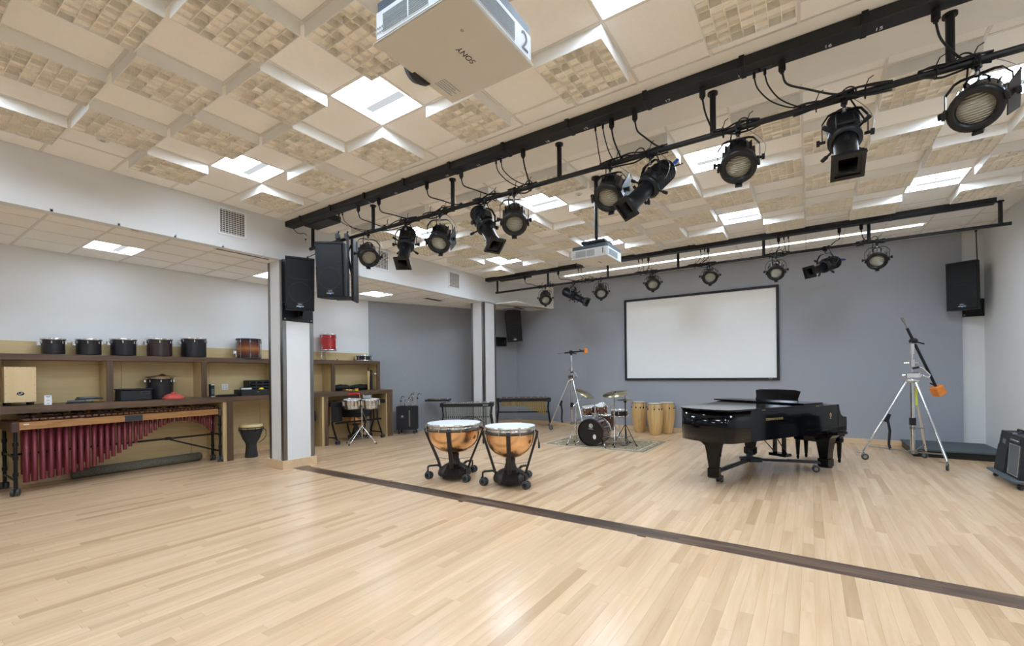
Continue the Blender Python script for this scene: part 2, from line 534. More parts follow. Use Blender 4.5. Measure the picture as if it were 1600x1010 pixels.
LIGHTS2 = {(-4, 0): 'square ceiling light above the second round stage lamp of the near pipe', (0, 0): 'square ceiling light left of the far projector pole',
           (4, 0): 'square ceiling light behind the round stage lamp under the middle of the near pipe', (8, 0): 'square ceiling light behind the rightmost stage lamp of the near pipe',
           (-4, 4): 'square ceiling light farthest left, near the far end of the bulkhead', (0, 4): 'square ceiling light half hidden behind the far projector',
           (4, 4): 'square ceiling light above the far pipe, left of the long square-nosed stage lamp', (8, 4): 'square ceiling light at the right, nearest the end of the far raceway'}
FAR = MB()
EXL = {(-4, -4): 'added square ceiling light left of the camera, nearest the bulkhead, out of frame', (0, -4): 'added square ceiling light directly left above the camera, out of frame', (4, -4): 'added square ceiling light directly above the camera, out of frame', (8, -4): 'added square ceiling light right of the camera by the side wall, out of frame', (8, 0): 'added square ceiling light beyond the upper right corner of the frame'}  # unseen panels added to carry the room's lighting
def cell_fill(bs, gy, lights, extra_lights=()):
    for b in bs:
        for a in range(-6, 10):
            x0 = GX0 + a * G if a > -6 else XS
            x1 = GX0 + (a + 1) * G; y0_ = gy + b * G; y1_ = y0_ + G
            if (a, b) in lights:
                light_panel((x0 + x1) / 2, (y0_ + y1_) / 2, ZC, lights[(a, b)])
            elif (a, b) in extra_lights:
                light_panel((x0 + x1) / 2, (y0_ + y1_) / 2, ZC, EXL[(a, b)], 'added ceiling lights out of frame')
            elif gy < 4 and b < -4:
                FAR.box(x0 + 0.0125, x1 - 0.0125, y0_ + 0.0125, y1_ - 0.0125, ZC + 0.006, ZC + 0.026)
            elif (a + b) % 2 == 0 and a > -6:
                diffuser(ce, (x0 + x1) / 2, (y0_ + y1_) / 2)
            else:
                tile(ce, x0, x1, y0_, y1_, ZC)
        if gy < 4 and b < -4: FAR.box(GX0 + 10 * G + 0.0125, XR, gy + b * G + 0.0125, gy + (b + 1) * G - 0.0125, ZC + 0.006, ZC + 0.026)
        else: tile(ce, GX0 + 10 * G, XR, gy + b * G, gy + (b + 1) * G, ZC)
EX = {(a, b) for a in (-4, 0, 4, 8) for b in (-4,)} | {(8, 0)}
cell_fill(range(-10, 2), GY0, LIGHTS1, EX)
cell_fill(range(-1, 6), GY1, LIGHTS2)
FAR.build('distant_tiles', 'tile_white', ce, kind='stuff')
for (ya, yb) in ((GY0 + 2 * G, 3.895), (4.73, GY1 - G), (GY1 + 6 * G, 9.27), (10.03, 10.4), (10.4, 11.01), (11.01, YB)):
    for a in range(-6, 11):
        x0 = GX0 + a * G if a > -6 else XS; x1 = min(GX0 + (a + 1) * G, XR)
        if ya in (10.03, 10.4, 11.01) and x1 < -6.9: continue
        tile(ce, x0, x1, ya, yb, ZC)
MB().box(XS, XR, YF, YF + 0.6, ZC + 0.001, ZC + 0.03).build('plain_band', 'gyp_band', ce)
# slim linear light near the end wall
t = thing('linear_light', 'long thin light slot in the ceiling just before the end wall', 'light', (-1.87, 10.52, ZC))
MB().box(-3.6, 3.58, -0.022, 0.022, -0.01, -0.002).build('light_strip', 'linear_light', t)
for s_ in (-1, 1): MB().box(-3.62, 3.6, s_ * 0.026 - 0.004, s_ * 0.026 + 0.004, -0.012, -0.002).build('slot_edge', 'grid_white', t)
# small round ceiling devices
mat('caster_light', (176, 178, 174), 0.5)
def round_device(x, y, z, r, label, cat, m='grid_white'):
    t = thing('ceiling_sensor', label, cat, (x, y, z), 0)
    MB().lathe([(r * 0.5, -0.016), (r * 0.9, -0.012), (r, 0), (r, 0.01)], 24).build('cover_plate', m, t)
    MB().lathe([(r * 0.35, -0.022), (r * 0.45, -0.016)], 16).build('sensor_eye', 'caster_light', t)
round_device(-6.42, 1.55, ZC + 0.006, 0.055, 'small round ceiling sensor above the left bulkhead', 'sensor')
round_device(-2.79, 5.82, ZC + 0.006, 0.05, 'small round ceiling sensor left of the far projector pole', 'sensor')
round_device(-3.2, 9.95, ZC, 0.05, 'small round ceiling sensor between the far raceway and the end wall', 'sensor')

# ---- low alcove ceiling
cl = MB().box(XL - 0.1, XS - 0.02, YF - 0.2, YB + 0.1, ZL + 0.03, ZL + 0.09).build('ceiling_alcove', 'ceiling_white', kind='structure')
cl['label'] = 'low white tiled ceiling over the shelving alcove'
LG = 0.5925
lx = [-8.99, -8.4, -7.81]; ly = [1.325 + k * LG for k in range(-9, 17)]
bars(cl, lx, ly, XL, XS, YF, YB, ZL)
MB().box(-6.6, XS, 9.9, YB, ZL + 0.0, ZL + 0.03).build('plain_band', 'gyp_band', cl)
xc = [XL] + lx + [XS]
LOWL = {1: 'ceiling light in the low alcove above the large marimba', 5: 'low alcove ceiling light half hidden by the near column', 9: 'low alcove ceiling light above the red tom shelf',
        -3: 'added low alcove ceiling light outside the left edge', -7: 'added low alcove ceiling light far behind the left edge', 13: 'low alcove ceiling light behind the far column'}  # panels past the left edge are unseen, added for more light
for k in range(-9, 16):
    y0_ = 1.325 + k * LG
    for i in range(4):
        if i == 1 and k in LOWL and k != 13:
            light_panel((xc[1] + xc[2]) / 2, y0_ + LG / 2, ZL, LOWL[k], 'low alcove light panels', lens='alcove_light').scale = (LG / G, LG / G, 1)
        else:
            tile(cl, xc[i], xc[i + 1], y0_, y0_ + LG, ZL)
# slot diffuser beside the near column and two in the far bay
def slot_vent(x0, x1, y0, y1, label):
    t = thing('slot_diffuser', label, 'air vent', ((x0 + x1) / 2, (y0 + y1) / 2, ZL))
    wx, wy = (x1 - x0) / 2, (y1 - y0) / 2
    MB().box(-wx, wx, -wy, wy, -0.004, 0.006).build('slot_frame', 'grid_white', t)
    MB().box(-wx * 0.5, wx * 0.5, -wy + 0.02, wy - 0.02, -0.006, 0).build('slot', 'vent_dark', t)
slot_vent(-7.52, -7.44, 3.05, 3.85, 'thin slot air diffuser in the low ceiling before the near column')
slot_vent(-8.25, -8.0, 8.0, 8.6, 'slot air diffuser in the low ceiling above the covered vibraphone bay')
slot_vent(-7.3, -7.05, 10.6, 11.1, 'slot air diffuser above the far corner loudspeaker')

# ---- air grilles on the bulkhead
def grille(yc, zc, wy, wz, label):
    t = thing('air_grille', label, 'air vent', (XS, yc, zc))
    f = MB(); b = 0.03
    for (a0, a1, c0, c1) in ((-wy, wy, wz - b, wz), (-wy, wy, -wz, -wz + b), (-wy, -wy + b, -wz + b, wz - b), (wy - b, wy, -wz + b, wz - b)):
        f.box(0, 0.014, a0, a1, c0, c1)
    f.build('grille_frame', 'white_paint', t)
    MB().box(0.0, 0.002, -wy + b, wy - b, -wz + b, wz - b).build('duct_opening', 'vent_dark', t)
    nl = 12
    for k in range(nl):
        zq = -wz + b + (k + 0.5) * (2 * wz - 2 * b) / nl
        MB().box(0.002, 0.010, -wy + b, wy - b, zq - 0.004, zq + 0.004, M=Matrix.Identity(4)).build('louvre', 'grid_white', t)
    for k in range(1, 9):
        yq = -wy + b + k * (2 * wy - 2 * b) / 9
        MB().box(0.003, 0.008, yq - 0.003, yq + 0.003, -wz + b, wz - b).build('cross_vane', 'grid_white', t)
grille(3.23, 3.88, 0.2, 0.205, 'white square air grille on the bulkhead left of the near column')
grille(6.0, 3.9, 0.2, 0.205, 'white square air grille half hidden behind the first round stage lamp')
grille(8.21, 3.86, 0.2, 0.205, 'white square air grille on the bulkhead nearest the far column')
# red tape mark / tag under the bulkhead edge
MB().box(-7.42, -7.40, 2.05, 2.13, ZL - 0.002, ZL + 0.002).build('ceiling_tag', mat('red_tag', (150, 60, 50), 0.6), cl, label='small red tag')

# ---- projection screen
t = thing('projection_screen', 'wide white projection screen with a black frame on the end wall', 'screen', (-2.4, YB - 0.03, 2.415))
mat('screen_white', (248, 251, 252), 0.85, var=0.01, spec=0.1)
MB().box(-1.78, 1.78, 0.0, 0.02, -1.05, 1.05).build('screen_surface', 'screen_white', t)
for (x0, x1, z0, z1) in ((-1.82, 1.82, 1.03, 1.085), (-1.82, 1.82, -1.085, -1.03), (-1.82, -1.765, -1.03, 1.03), (1.765, 1.82, -1.03, 1.03)):
    MB().box(x0, x1, -0.03, 0.03, z0, z1, 0.004).build('frame_rail', 'black_paint', t)
MB().box(1.6, 1.68, -0.033, -0.029, -1.066, -1.05).build('maker_plate', 'steel', t)
# ================================================================== shelving on the left wall
mat('drum_black', (34, 32, 36), 0.35, var=0.12, scale=4, stretch=(1, 1, 6))
mat('drum_brown', (56, 42, 40), 0.35, var=0.12, scale=4, stretch=(1, 1, 6))
mat('drum_head', (225, 226, 224), 0.5, var=0.02)
mat('drum_red', (172, 28, 30), 0.25, var=0.12, scale=30, coat=0.5)
mat('walnut_plaque', (66, 68, 72), 0.4, metal=0.6)
mat('marimba_tube', (116, 44, 52), 0.34, metal=0.35, var=0.06)
wood('marimba_rail', (196, 146, 92), (140, 96, 56), 'Y', 3.4, 0.35)
wood('rosewood', (124, 80, 60), (70, 42, 32), 'X', 4.0, 0.35)
mat('brown_block', (78, 56, 50), 0.5, var=0.1)
mat('caster_grey', (62, 66, 70), 0.5, var=0.1)
mat('yellow_bit', (240, 214, 40), 0.5)
mat('brass', (196, 160, 92), 0.28, metal=1.0, var=0.1, scale=5)
mat('bronze', (176, 150, 106), 0.3, metal=1.0, var=0.14, scale=5)

CT, CF = 1.18, -8.95                      # worktop height, front edge
wt = thing('worktop', 'long walnut worktop on maple supports along the left wall', 'counter', (XL, 0, 0))
def W(mb, name, m, par, **k): return mb.build(name, m, par, **k)
dx = -XL                                    # part coordinates are world shifted by the root
def wbox(x0, x1, y0, y1, z0, z1, ch=0.0): return MB().box(x0 + dx, x1 + dx, y0, y1, z0, z1, ch)
W(MB().prism([(0.004, -2.6), (CF + dx, -2.6), (CF + dx, 7.63), (0.1, 7.63), (0.004, 7.45)], CT - 0.095, CT), 'counter_top', 'walnut', wt)
for (y0, y1) in ((0.35, 0.5), (3.76, 3.92), (5.70, 5.84), (7.45, 7.63)):
    p = W(wbox(XL + (0.03 if y0 < 7 else 0.11), CF - 0.03, y0 + 0.004, y1 - 0.004, 0.0, CT - 0.095), 'support_panel', 'maple_ply_v', wt)
    yy0, yy1 = (y0 + 0.06, y1) if y0 < 5.8 else (y0 + 0.03, y1)
    W(wbox(CF - 0.034, CF - 0.004, yy0, yy1, 0.0, CT - 0.095), 'walnut_edge', 'walnut_v', p)
y = -2.6
while y < 7.4:
    y2 = min(y + 1.22, 7.42)
    W(wbox(XL + 0.004, XL + 0.026, y + 0.002, y2 - 0.002, 0.1, CT - 0.095), 'back_panel', 'maple_ply', wt)
    y = y2
# upper shelf unit stands on the worktop
SF, SZ = -9.25, 1.905
us = thing('shelf_unit', 'walnut-edged maple shelf unit of open niches standing on the worktop', 'shelf', (XL, 0, CT))
def ubox(x0, x1, y0, y1, z0, z1, ch=0.0): return MB().box(x0 + dx, x1 + dx, y0, y1, z0 - CT, z1 - CT, ch)
W(ubox(XL + 0.004, SF, -2.6, 7.495, SZ - 0.088, SZ, 0.003), 'top_board', 'walnut', us)
for (y0, y1) in ((-0.6, -0.52), (0.98, 1.06), (2.25, 2.33), (3.54, 3.625), (4.83, 4.915), (6.125, 6.22), (7.40, 7.495)):
    p = W(ubox(XL + 0.03, SF - 0.03, y0 + 0.002, y1 - 0.004, CT, SZ - 0.088), 'divider', 'maple_ply_v', us)
    W(ubox(SF - 0.034, SF - 0.003, y0, y1, CT, SZ - 0.088), 'walnut_edge', 'walnut_v', p)
y = -2.6
while y < 7.3:
    y2 = min(y + 1.28, 7.41)
    W(ubox(XL + 0.004, XL + 0.026, y + 0.002, y2 - 0.002, CT + 0.001, SZ - 0.088), 'back_panel', 'maple_ply', us)
    y = y2
W(ubox(XL + 0.003, XL + 0.02, -2.6, 7.41, SZ, 2.105), 'backsplash', 'maple_ply', us)

# ------------------------------------------------------------------ drums
LUG = {}
def lug_mesh(h, w=0.018):
    k = (round(h, 3), w)
    if k not in LUG:
        LUG[k] = MB().box(-0.004, 0.02, -w / 2, w / 2, 0, h, 0.004).mesh('tension_lug')
    return LUG[k]
def drum_parts(root, r, z0, z1, shell, n=8, hoop='chrome', head='drum_head', lug_h=0.045, bottom=True, rods=False, M=None, top_only=True, hoop_h=0.022, lugm='chrome'):
    """shell, hoops, heads, lugs of an upright drum, optionally transformed by M"""
    I = M if M is not None else Matrix.Identity(4)
    def put(mb, name, m, **k):
        o = mb.build(name, m, root, **k); o.matrix_local = I; return o
    put(MB().lathe([(r, z0 + 0.012), (r, z1 - 0.014)], 32, cap=False).lathe([(r - 0.008, z1 - 0.014), (r - 0.008, z0 + 0.012)], 32, cap=False), 'shell', shell)
    put(MB().lathe([(r + 0.004, z1 - hoop_h), (r + 0.014, z1 - hoop_h), (r + 0.014, z1 + 0.006), (r + 0.008, z1 + 0.006), (r + 0.004, z1 - hoop_h)], 32, cap=False), 'hoop', hoop)
    put(MB().lathe([(0.0001, z1 - 0.002), (r - 0.004, z1 - 0.002), (r + 0.006, z1 - 0.008)], 32, cap=False), 'batter_head', head)
    if bottom:
        put(MB().lathe([(r + 0.004, z0 - 0.002), (r + 0.014, z0 - 0.002), (r + 0.014, z0 + hoop_h), (r + 0.004, z0 + hoop_h)], 32, cap=False), 'hoop', hoop)
        put(MB().lathe([(0.0001, z0 + 0.003), (r + 0.004, z0 + 0.003)], 32, cap=False), 'resonant_head', head)
    for k in range(n):
        a = 2 * PI * (k + 0.35) / n
        rows = [z1 - 0.02 - lug_h - 0.012]
        if not top_only: rows.append(z0 + 0.02 + 0.012)
        for zz in rows:
            o = obj('tension_lug', lug_mesh(lug_h), lugm, root)
            o.matrix_local = I @ Matrix.Rotation(a, 4, 'Z') @ Matrix.Translation((r, 0, zz))
        if rods:
            o = MB().cyl((r + 0.014, 0, z0 + 0.005), (r + 0.014, 0, z1 - 0.002), 0.004, n=6).build('tension_rod', 'chrome', root)
            o.matrix_local = I @ Matrix.Rotation(a, 4, 'Z')
CTOM = [(1.705, 0.125, 0.235, 'smallest black concert tom, leftmost on the top shelf', 'drum_black'),
        (2.09, 0.145, 0.25, 'second smallest black concert tom on the top shelf, above the metal plates', 'drum_black'),
        (2.505, 0.16, 0.275, 'middle one of the five black concert toms on the top shelf', 'drum_black'),
        (2.985, 0.172, 0.305, 'dark brown-black concert tom, fourth from the left on the top shelf', 'drum_brown'),
        (3.49, 0.188, 0.345, 'largest black concert tom on the top shelf, left of the sunburst tom', 'drum_black')]
for (y, r, h, lb, m) in CTOM:
    t = thing('concert_tom', lb, 'drum', (-9.44, y, SZ), 0.3, 'concert toms on the top shelf')
    drum_parts(t, r, 0.0, h, m, 7, bottom=False, lug_h=0.045)
    br = MB().box(0.0, 0.035, -0.02, 0.02, -0.03, 0.03, 0.004).cyl((0.035, 0, -0.03), (0.035, 0, 0.03), 0.014)
    o = br.build('mount_bracket', 'chrome', t); o.matrix_local = Matrix.Rotation(R(-110), 4, 'Z') @ Matrix.Translation((r, 0, h - 0.075))
# sunburst floor tom
m = bpy.data.materials.new('sunburst'); m.use_nodes = True
N = m.node_tree.nodes; L = m.node_tree.links; b = N['Principled BSDF']; b.inputs['Roughness'].default_value = 0.22; b.inputs['Coat Weight'].default_value = 0.6
tc = N.new('ShaderNodeTexCoord'); sx = N.new('ShaderNodeSeparateXYZ'); rp = N.new('ShaderNodeValToRGB')
L.new(tc.outputs['Generated'], sx.inputs[0]); L.new(sx.outputs['Z'], rp.inputs[0]); L.new(rp.outputs[0], b.inputs['Base Color'])
e = rp.color_ramp.elements; e[0].position = 0.05; e[0].color = _lin((44, 14, 12)); e[1].position = 0.95; e[1].color = _lin((44, 14, 12))
for ps, c in ((0.3, (104, 44, 24)), (0.5, (168, 104, 48)), (0.7, (104, 44, 24))):
    k = e.new(ps); k.color = _lin(c)
MATS['sunburst'] = m
t = thing('sunburst_tom', 'sunburst brown tom with black hoops and long rods on the top shelf', 'drum', (-9.4, 4.41, SZ), 0.2)
drum_parts(t, 0.205, 0.0, 0.385, 'sunburst', 8, hoop='drum_black', lug_h=0.05, rods=True, top_only=False)
o = MB().box(0, 0.05, -0.025, 0.025, -0.03, 0.03, 0.005).cyl((0.05, 0, -0.04), (0.05, 0, 0.04), 0.018).build('mount_bracket', 'chrome', t)
o.matrix_local = Matrix.Rotation(R(-120), 4, 'Z') @ Matrix.Translation((0.205, 0, 0.12))
# red floor tom on legs
t = thing('red_tom', 'bright red tom on thin legs on the top shelf right of the near column', 'drum', (-9.42, 6.155, SZ), 0.4)
drum_parts(t, 0.17, 0.225, 0.6, 'drum_red', 6, lug_h=0.05, top_only=False)
for k in range(3):
    a = R(20 + 120 * k)
    leg = MB().tube([(0.19, 0, 0.36), (0.19, 0, 0.03), (0.205, 0, 0.008)], 0.006, 6)
    o = leg.build('leg', 'chrome', t); o.rotation_euler = (0, 0, a)
    f = MB().sphere((0.205, 0, 0.012), 0.012, 8).build('rubber_foot', 'rubber', o)
MB().lathe([(0.001, 0), (0.03, 0.001)], 16, Matrix.Translation((0.168, -0.03, 0.5)) @ Matrix.Rotation(PI / 2, 4, 'Y') @ Matrix.Diagonal((0.7, 1, 1, 1))).build('badge', 'brass', t)
# piccolo snare
t = thing('piccolo_snare', 'shallow black snare drum with chrome lugs at the right end of the top shelf', 'drum', (-9.42, 7.14, SZ), 0.0)
drum_parts(t, 0.185, 0.0, 0.14, 'drum_black', 8, lug_h=0.075)

# cajon
t = thing('cajon', 'pale wooden box drum on black feet in the left niche', 'drum', (-9.17, 1.335, CT), R(90))
wood('cajon_face', (238, 214, 170), (228, 200, 152), 'Z', 1.2, 0.45)
MB().box(-0.147, 0.147, 0.0, 0.27, 0.045, 0.535, 0.004).build('body', 'maple_ply_v', t)
MB().box(-0.147, 0.147, -0.008, 0.0, 0.045, 0.535, 0.002).build('front_plate', 'cajon_face', t)
for (x, z) in [(-.12, .52), (-.06, .525), (0, .527), (.06, .525), (.12, .52), (-.133, .4), (-.133, .28), (-.133, .17), (.133, .4), (.133, .28), (.133, .17), (-.12, .06), (-.04, .055), (.05, .055), (.12, .06)]:
    MB().lathe([(0.004, -0.001), (0.004, 0.002)], 8, Matrix.Translation((x, -0.008, z)) @ Matrix.Rotation(PI / 2, 4, 'X')).build('screw', 'steel', t)
for (x, y_) in ((-.11, .03), (.11, .03), (-.11, .24), (.11, .24)):
    MB().lathe([(0.02, 0), (0.024, 0.045)], 12, Matrix.Translation((x, y_, 0))).build('rubber_foot', 'rubber', t)
lg = MB().lathe([(0.001, 0), (0.036, 0)], 24, Matrix.Translation((0.0, -0.0095, 0.165)) @ Matrix.Rotation(PI / 2, 4, 'X') @ Matrix.Diagonal((1, 0.72, 1, 1)), cap=False).build('logo', 'black_paint', t)
text_obj('logo_letters', 'LP', 0.042, 'white_paint', lg, Matrix.Translation((0, -0.0102, 0.165)) @ Matrix.Rotation(PI / 2, 4, 'X'))
# white card
t = thing('table_card', 'small white printed card standing on the worktop beside the box drum', 'card', (-9.02, 1.572, CT), R(90))
MB().bar([(0, -0.012, 0), (0, 0.004, 0.135)], 0.072, 0.002).build('front_leaf', 'white_paint', t)
MB().bar([(0, 0.032, 0), (0, 0.006, 0.135)], 0.072, 0.002).build('back_leaf', 'white_paint', t)
for k, (zz, wd) in enumerate(((0.118, 0.05), (0.105, 0.03), (0.06, 0.035), (0.02, 0.028))):
    yq = -0.012 + 0.016 * zz / 0.135 - 0.0022
    MB().box(-wd / 2, wd / 2, yq - 0.0004, yq, zz, zz + 0.005).build('print_line', 'caster_grey', t)
# two flat grey metal instrument pedals
mat('grey_metal', (112, 120, 122), 0.4, metal=0.5, var=0.15, scale=12)
def plate(label, loc, rz):
    t = thing('castanet_board', label, 'instrument', loc, rz, 'grey boards in the left niche')
    MB().box(-0.14, 0.14, -0.075, 0.075, 0.0, 0.016, 0.004).build('base_plate', 'black_plastic', t)
    MB().box(-0.13, 0.06, -0.06, 0.06, 0.016, 0.045, 0.005).build('top_plate', 'grey_metal', t)
    MB().box(0.07, 0.135, -0.05, 0.05, 0.016, 0.034, 0.005).build('end_block', 'grey_metal', t)
plate('lower grey metal board lying on the worktop in the left niche', (-9.18, 1.93, CT), R(72))
plate('upper grey metal board lying across another in the left niche', (-9.22, 2.04, CT + 0.047), R(95))
# black plastic storage box
t = thing('storage_box', 'black plastic storage box with a handle hole in the middle niche', 'box', (-9.2, 2.56, CT), R(90))
bx_ = MB()
bx_.box(-0.2, 0.2, -0.13, 0.13, 0.0, 0.17, 0.012)
bx_.build('body', 'black_plastic', t)
MB().box(-0.21, 0.21, -0.14, 0.14, 0.17, 0.195, 0.008).build('lid', 'black_plastic', t)
MB().box(0.05, 0.17, -0.137, -0.128, 0.1, 0.15, 0.003).build('handle_rim', 'caster_grey', t)
MB().box(0.065, 0.155, -0.139, -0.13, 0.113, 0.138).build('handle_hole', 'rubber', t)
# large tom with a cymbal lying on it
t = thing('concert_tom', 'black concert tom inside the middle niche with a cymbal on top', 'drum', (-9.41, 2.97, CT), 0.3)
drum_parts(t, 0.185, 0.0, 0.365, 'drum_black', 8, bottom=False)
t = thing('cymbal', 'worn bronze cymbal lying on the niche tom', 'cymbal', (-9.35, 2.99, CT + 0.376), 0.0)
MB().lathe([(0.004, 0.052), (0.03, 0.05), (0.05, 0.03), (0.06, 0.026), (0.27, 0.0), (0.27, -0.003), (0.055, 0.022)], 36, cap=False).build('disc', 'bronze', t)
MB().lathe([(0.006, 0.05), (0.006, 0.058)], 10).build('centre_hole', 'rubber', t)
# red domed mute
mat('coral_red', (206, 84, 74), 0.45, var=0.06)
t = thing('domed_drum_mute', 'coral red domed disc lying on the worktop in front of the niche tom', 'drum mute', (-9.075, 3.05, CT), 0)
MB().lathe([(0.145, 0.0), (0.15, 0.012), (0.148, 0.03), (0.14, 0.036)], 32).build('rim', 'coral_red', t)
MB().lathe([(0.138, 0.034), (0.12, 0.06), (0.07, 0.085), (0.035, 0.095)], 32).build('dome', 'coral_red', t)
MB().lathe([(0.03, 0.09), (0.034, 0.1), (0.03, 0.118), (0.005, 0.122)], 16).build('knob', 'coral_red', t)
# slim black carton
t = thing('slim_carton', 'slim black and white carton standing beside the middle divider', 'box', (-9.2, 3.672, CT), R(90))
MB().box(-0.03, 0.03, -0.05, 0.05, 0, 0.235, 0.003).build('carton', 'black_plastic', t)
MB().box(-0.028, 0.028, -0.052, -0.0495, 0.215, 0.232).build('white_label', 'white_paint', t)
MB().box(-0.022, 0.022, -0.052, -0.0495, 0.05, 0.15).build('print_panel', 'grey_metal', t)
MB().box(-0.028, 0.028, -0.052, -0.0495, 0.004, 0.016).build('white_label', 'white_paint', t)
# outlet
t = thing('power_outlet', 'white double power outlet on the niche back panel', 'outlet', (XL + 0.026, 4.07, 1.348), 0)
MB().box(0, 0.006, -0.058, 0.058, -0.058, 0.058, 0.002).build('cover_plate', 'white_paint', t)
for yy in (-0.026, 0.026):
    for zz in (-0.024, 0.024):
        MB().box(0.005, 0.008, yy - 0.013, yy + 0.013, zz - 0.014, zz + 0.014, 0.001).build('socket', 'grid_white', t)
# flat black case, tray and clutter
t = thing('stick_bag', 'flat black stick bag lying left of the parts tray', 'bag', (-9.16, 3.92, CT), R(90))
MB().lathe([(0.0005, -0.21), (0.028, -0.19), (0.04, -0.08), (0.042, 0.08), (0.036, 0.17), (0.0005, 0.2)], 14, Matrix.Translation((0, 0, 0.02)) @ Matrix.Rotation(PI / 2, 4, 'Y') @ Matrix.Diagonal((0.5, 1.5, 1, 1))).build('pouch', 'rubber', t)
MB().tube([(-0.12, -0.05, 0.03), (0, -0.066, 0.036), (0.12, -0.05, 0.03)], 0.004, 6).build('zip', 'caster_grey', t)
t = thing('parts_tray', 'shallow black tray on the worktop beside the near column', 'tray', (-9.19, 4.38, CT), R(90))
MB().box(-0.27, 0.27, -0.16, 0.16, 0, 0.012, 0.003).build('base', 'black_plastic', t)
for (x0, x1, y0, y1) in ((-.27, .27, -.16, -.148), (-.27, .27, .148, .16), (-.27, -.258, -.148, .148), (.258, .27, -.148, .148)):
    MB().box(x0, x1, y0, y1, 0.012, 0.115).build('tray_side', 'black_plastic', t)
MB().lathe([(0.012, -0.002), (0.012, 0.002)], 12, Matrix.Translation((0.02, -0.161, 0.065)) @ Matrix.Rotation(PI / 2, 4, 'X')).build('latch', 'steel', t)
t = thing('cabasa', 'silver beaded cylinder lying in the parts tray', 'instrument', (-9.22, 4.27, CT + 0.013), R(75))
MB().cyl((-0.09, 0, 0.09), (0.09, 0, 0.09), 0.05, n=20).build('bead_drum', 'steel', t)
MB().cyl((0.09, 0, 0.09), (0.2, 0, 0.07), 0.013, n=10).build('handle', 'walnut', t)
for s_ in (-0.092, 0.092): MB().cyl((s_ - 0.004, 0, 0.09), (s_ + 0.004, 0, 0.09), 0.055, n=20).build('end_disc', 'black_plastic', t)
t = thing('yellow_shaker', 'yellow egg-shaped shaker in the parts tray', 'instrument', (-9.17, 4.53, CT + 0.013), 0)
MB().sphere((0, 0, 0.075), 0.055, 16, (1.0, 1.1, 1.1)).build('shell', 'yellow_bit', t)
MB().torus((0, 0, 0.075), 0.056, 0.003).build('seam', 'coral_red', t)
t = thing('wire_crate', 'black slatted crate behind the parts tray', 'crate', (-9.495, 4.6, CT), R(90))
for z_ in (0.03, 0.09, 0.15, 0.21, 0.27):
    MB().box(-0.2, 0.2, -0.11, -0.1, z_ - 0.02, z_ + 0.02, 0.002).build('slat', 'black_plastic', t)
    MB().box(-0.2, 0.2, 0.1, 0.11, z_ - 0.02, z_ + 0.02, 0.002).build('slat', 'black_plastic', t)
for x_ in (-0.195, -0.065, 0.065, 0.195):
    MB().box(x_ - 0.008, x_ + 0.008, -0.1, 0.1, 0.0, 0.29).build('crate_rib', 'black_plastic', t)

# niche right of the near column: soft bags, wooden rasp, pipe
def soft_bag(label, loc, ln, wd, ht, rz):
    t = thing('gig_bag', label, 'bag', loc, rz, 'soft bags in the right niche')
    pr = [(0.0005, -ln / 2), (wd * 0.7, -ln * 0.48), (wd, -ln * 0.2), (wd * 0.92, 0.05), (wd, ln * 0.25), (wd * 0.6, ln * 0.48), (0.0005, ln / 2)]
    MB().lathe(pr, 16, Matrix.Translation((0, 0, ht / 2)) @ Matrix.Rotation(PI / 2, 4, 'Y') @ Matrix.Diagonal((ht / 2 / wd, 1, 1, 1))).build('bag_body', 'rubber', t)
    MB().tube(smooth_pts([(-ln * 0.3, -wd * 0.4, ht * 0.8), (-0.05, -wd * 0.2, ht * 1.02), (ln * 0.25, -wd * 0.4, ht * 0.8)]), 0.008, 6).build('strap', 'black_plastic', t)
soft_bag('lumpy black soft bag lying in the right niche beside the divider', (-9.4, 6.47, CT), 0.44, 0.14, 0.15, R(88))
soft_bag('long black soft bag lying under the wooden rasp in the right niche', (-9.42, 7.03, CT), 0.62, 0.13, 0.14, R(92))
t = thing('guiro', 'pale ridged wooden rasp standing in the right niche', 'instrument', (-9.23, 7.12, CT), 0)
wood('guiro_wood', (222, 192, 140), (196, 160, 104), 'Z', 3, 0.5)
pr = [(0.018, 0.0), (0.026, 0.04)]
for k in range(16):
    z_ = 0.06 + k * 0.024; rr = 0.028 + 0.012 * k / 16
    pr += [(rr, z_), (rr - 0.005, z_ + 0.012)]
pr += [(0.036, 0.46), (0.02, 0.475)]
MB().lathe(pr, 18).build('ridged_body', 'guiro_wood', t)
MB().lathe([(0.012, 0.47), (0.018, 0.49), (0.022, 0.54), (0.016, 0.57), (0.004, 0.575)], 14).build('neck_knob', 'brown_block', t)
t = thing('black_tube', 'black cylinder with a side peg standing beside the wooden rasp', 'instrument', (-9.27, 7.23, CT), 0)
MB().cyl((0, 0, 0), (0, 0, 0.5), 0.036, n=18).build('tube', 'drum_black', t)
MB().cyl((0.03, 0, 0.4), (0.06, 0.1, 0.4), 0.008, n=8).build('peg', 'chrome', t)
MB().sphere((0.06, 0.1, 0.4), 0.018, 10).build('peg_knob', 'drum_head', t)
t = thing('tambourine', 'small tambourine lying on the worktop behind the timbales', 'instrument', (-9.08, 6.44, CT), 0)
MB().lathe([(0.105, 0), (0.12, 0), (0.12, 0.04), (0.105, 0.04), (0.105, 0)], 28, cap=False).build('frame', 'brass', t)
for k in range(6):
    a = 2 * PI * k / 6
    MB().lathe([(0.022, 0.017), (0.022, 0.023)], 12, Matrix.Translation((0.118 * math.cos(a), 0.118 * math.sin(a), 0))).build('jingle', 'chrome', t)
t = thing('yellow_block', 'small yellow block beside the tambourine on the worktop', 'instrument', (-9.05, 6.64, CT), 0.3)
MB().box(-0.03, 0.03, -0.04, 0.04, 0, 0.05, 0.006).build('block', 'yellow_bit', t)
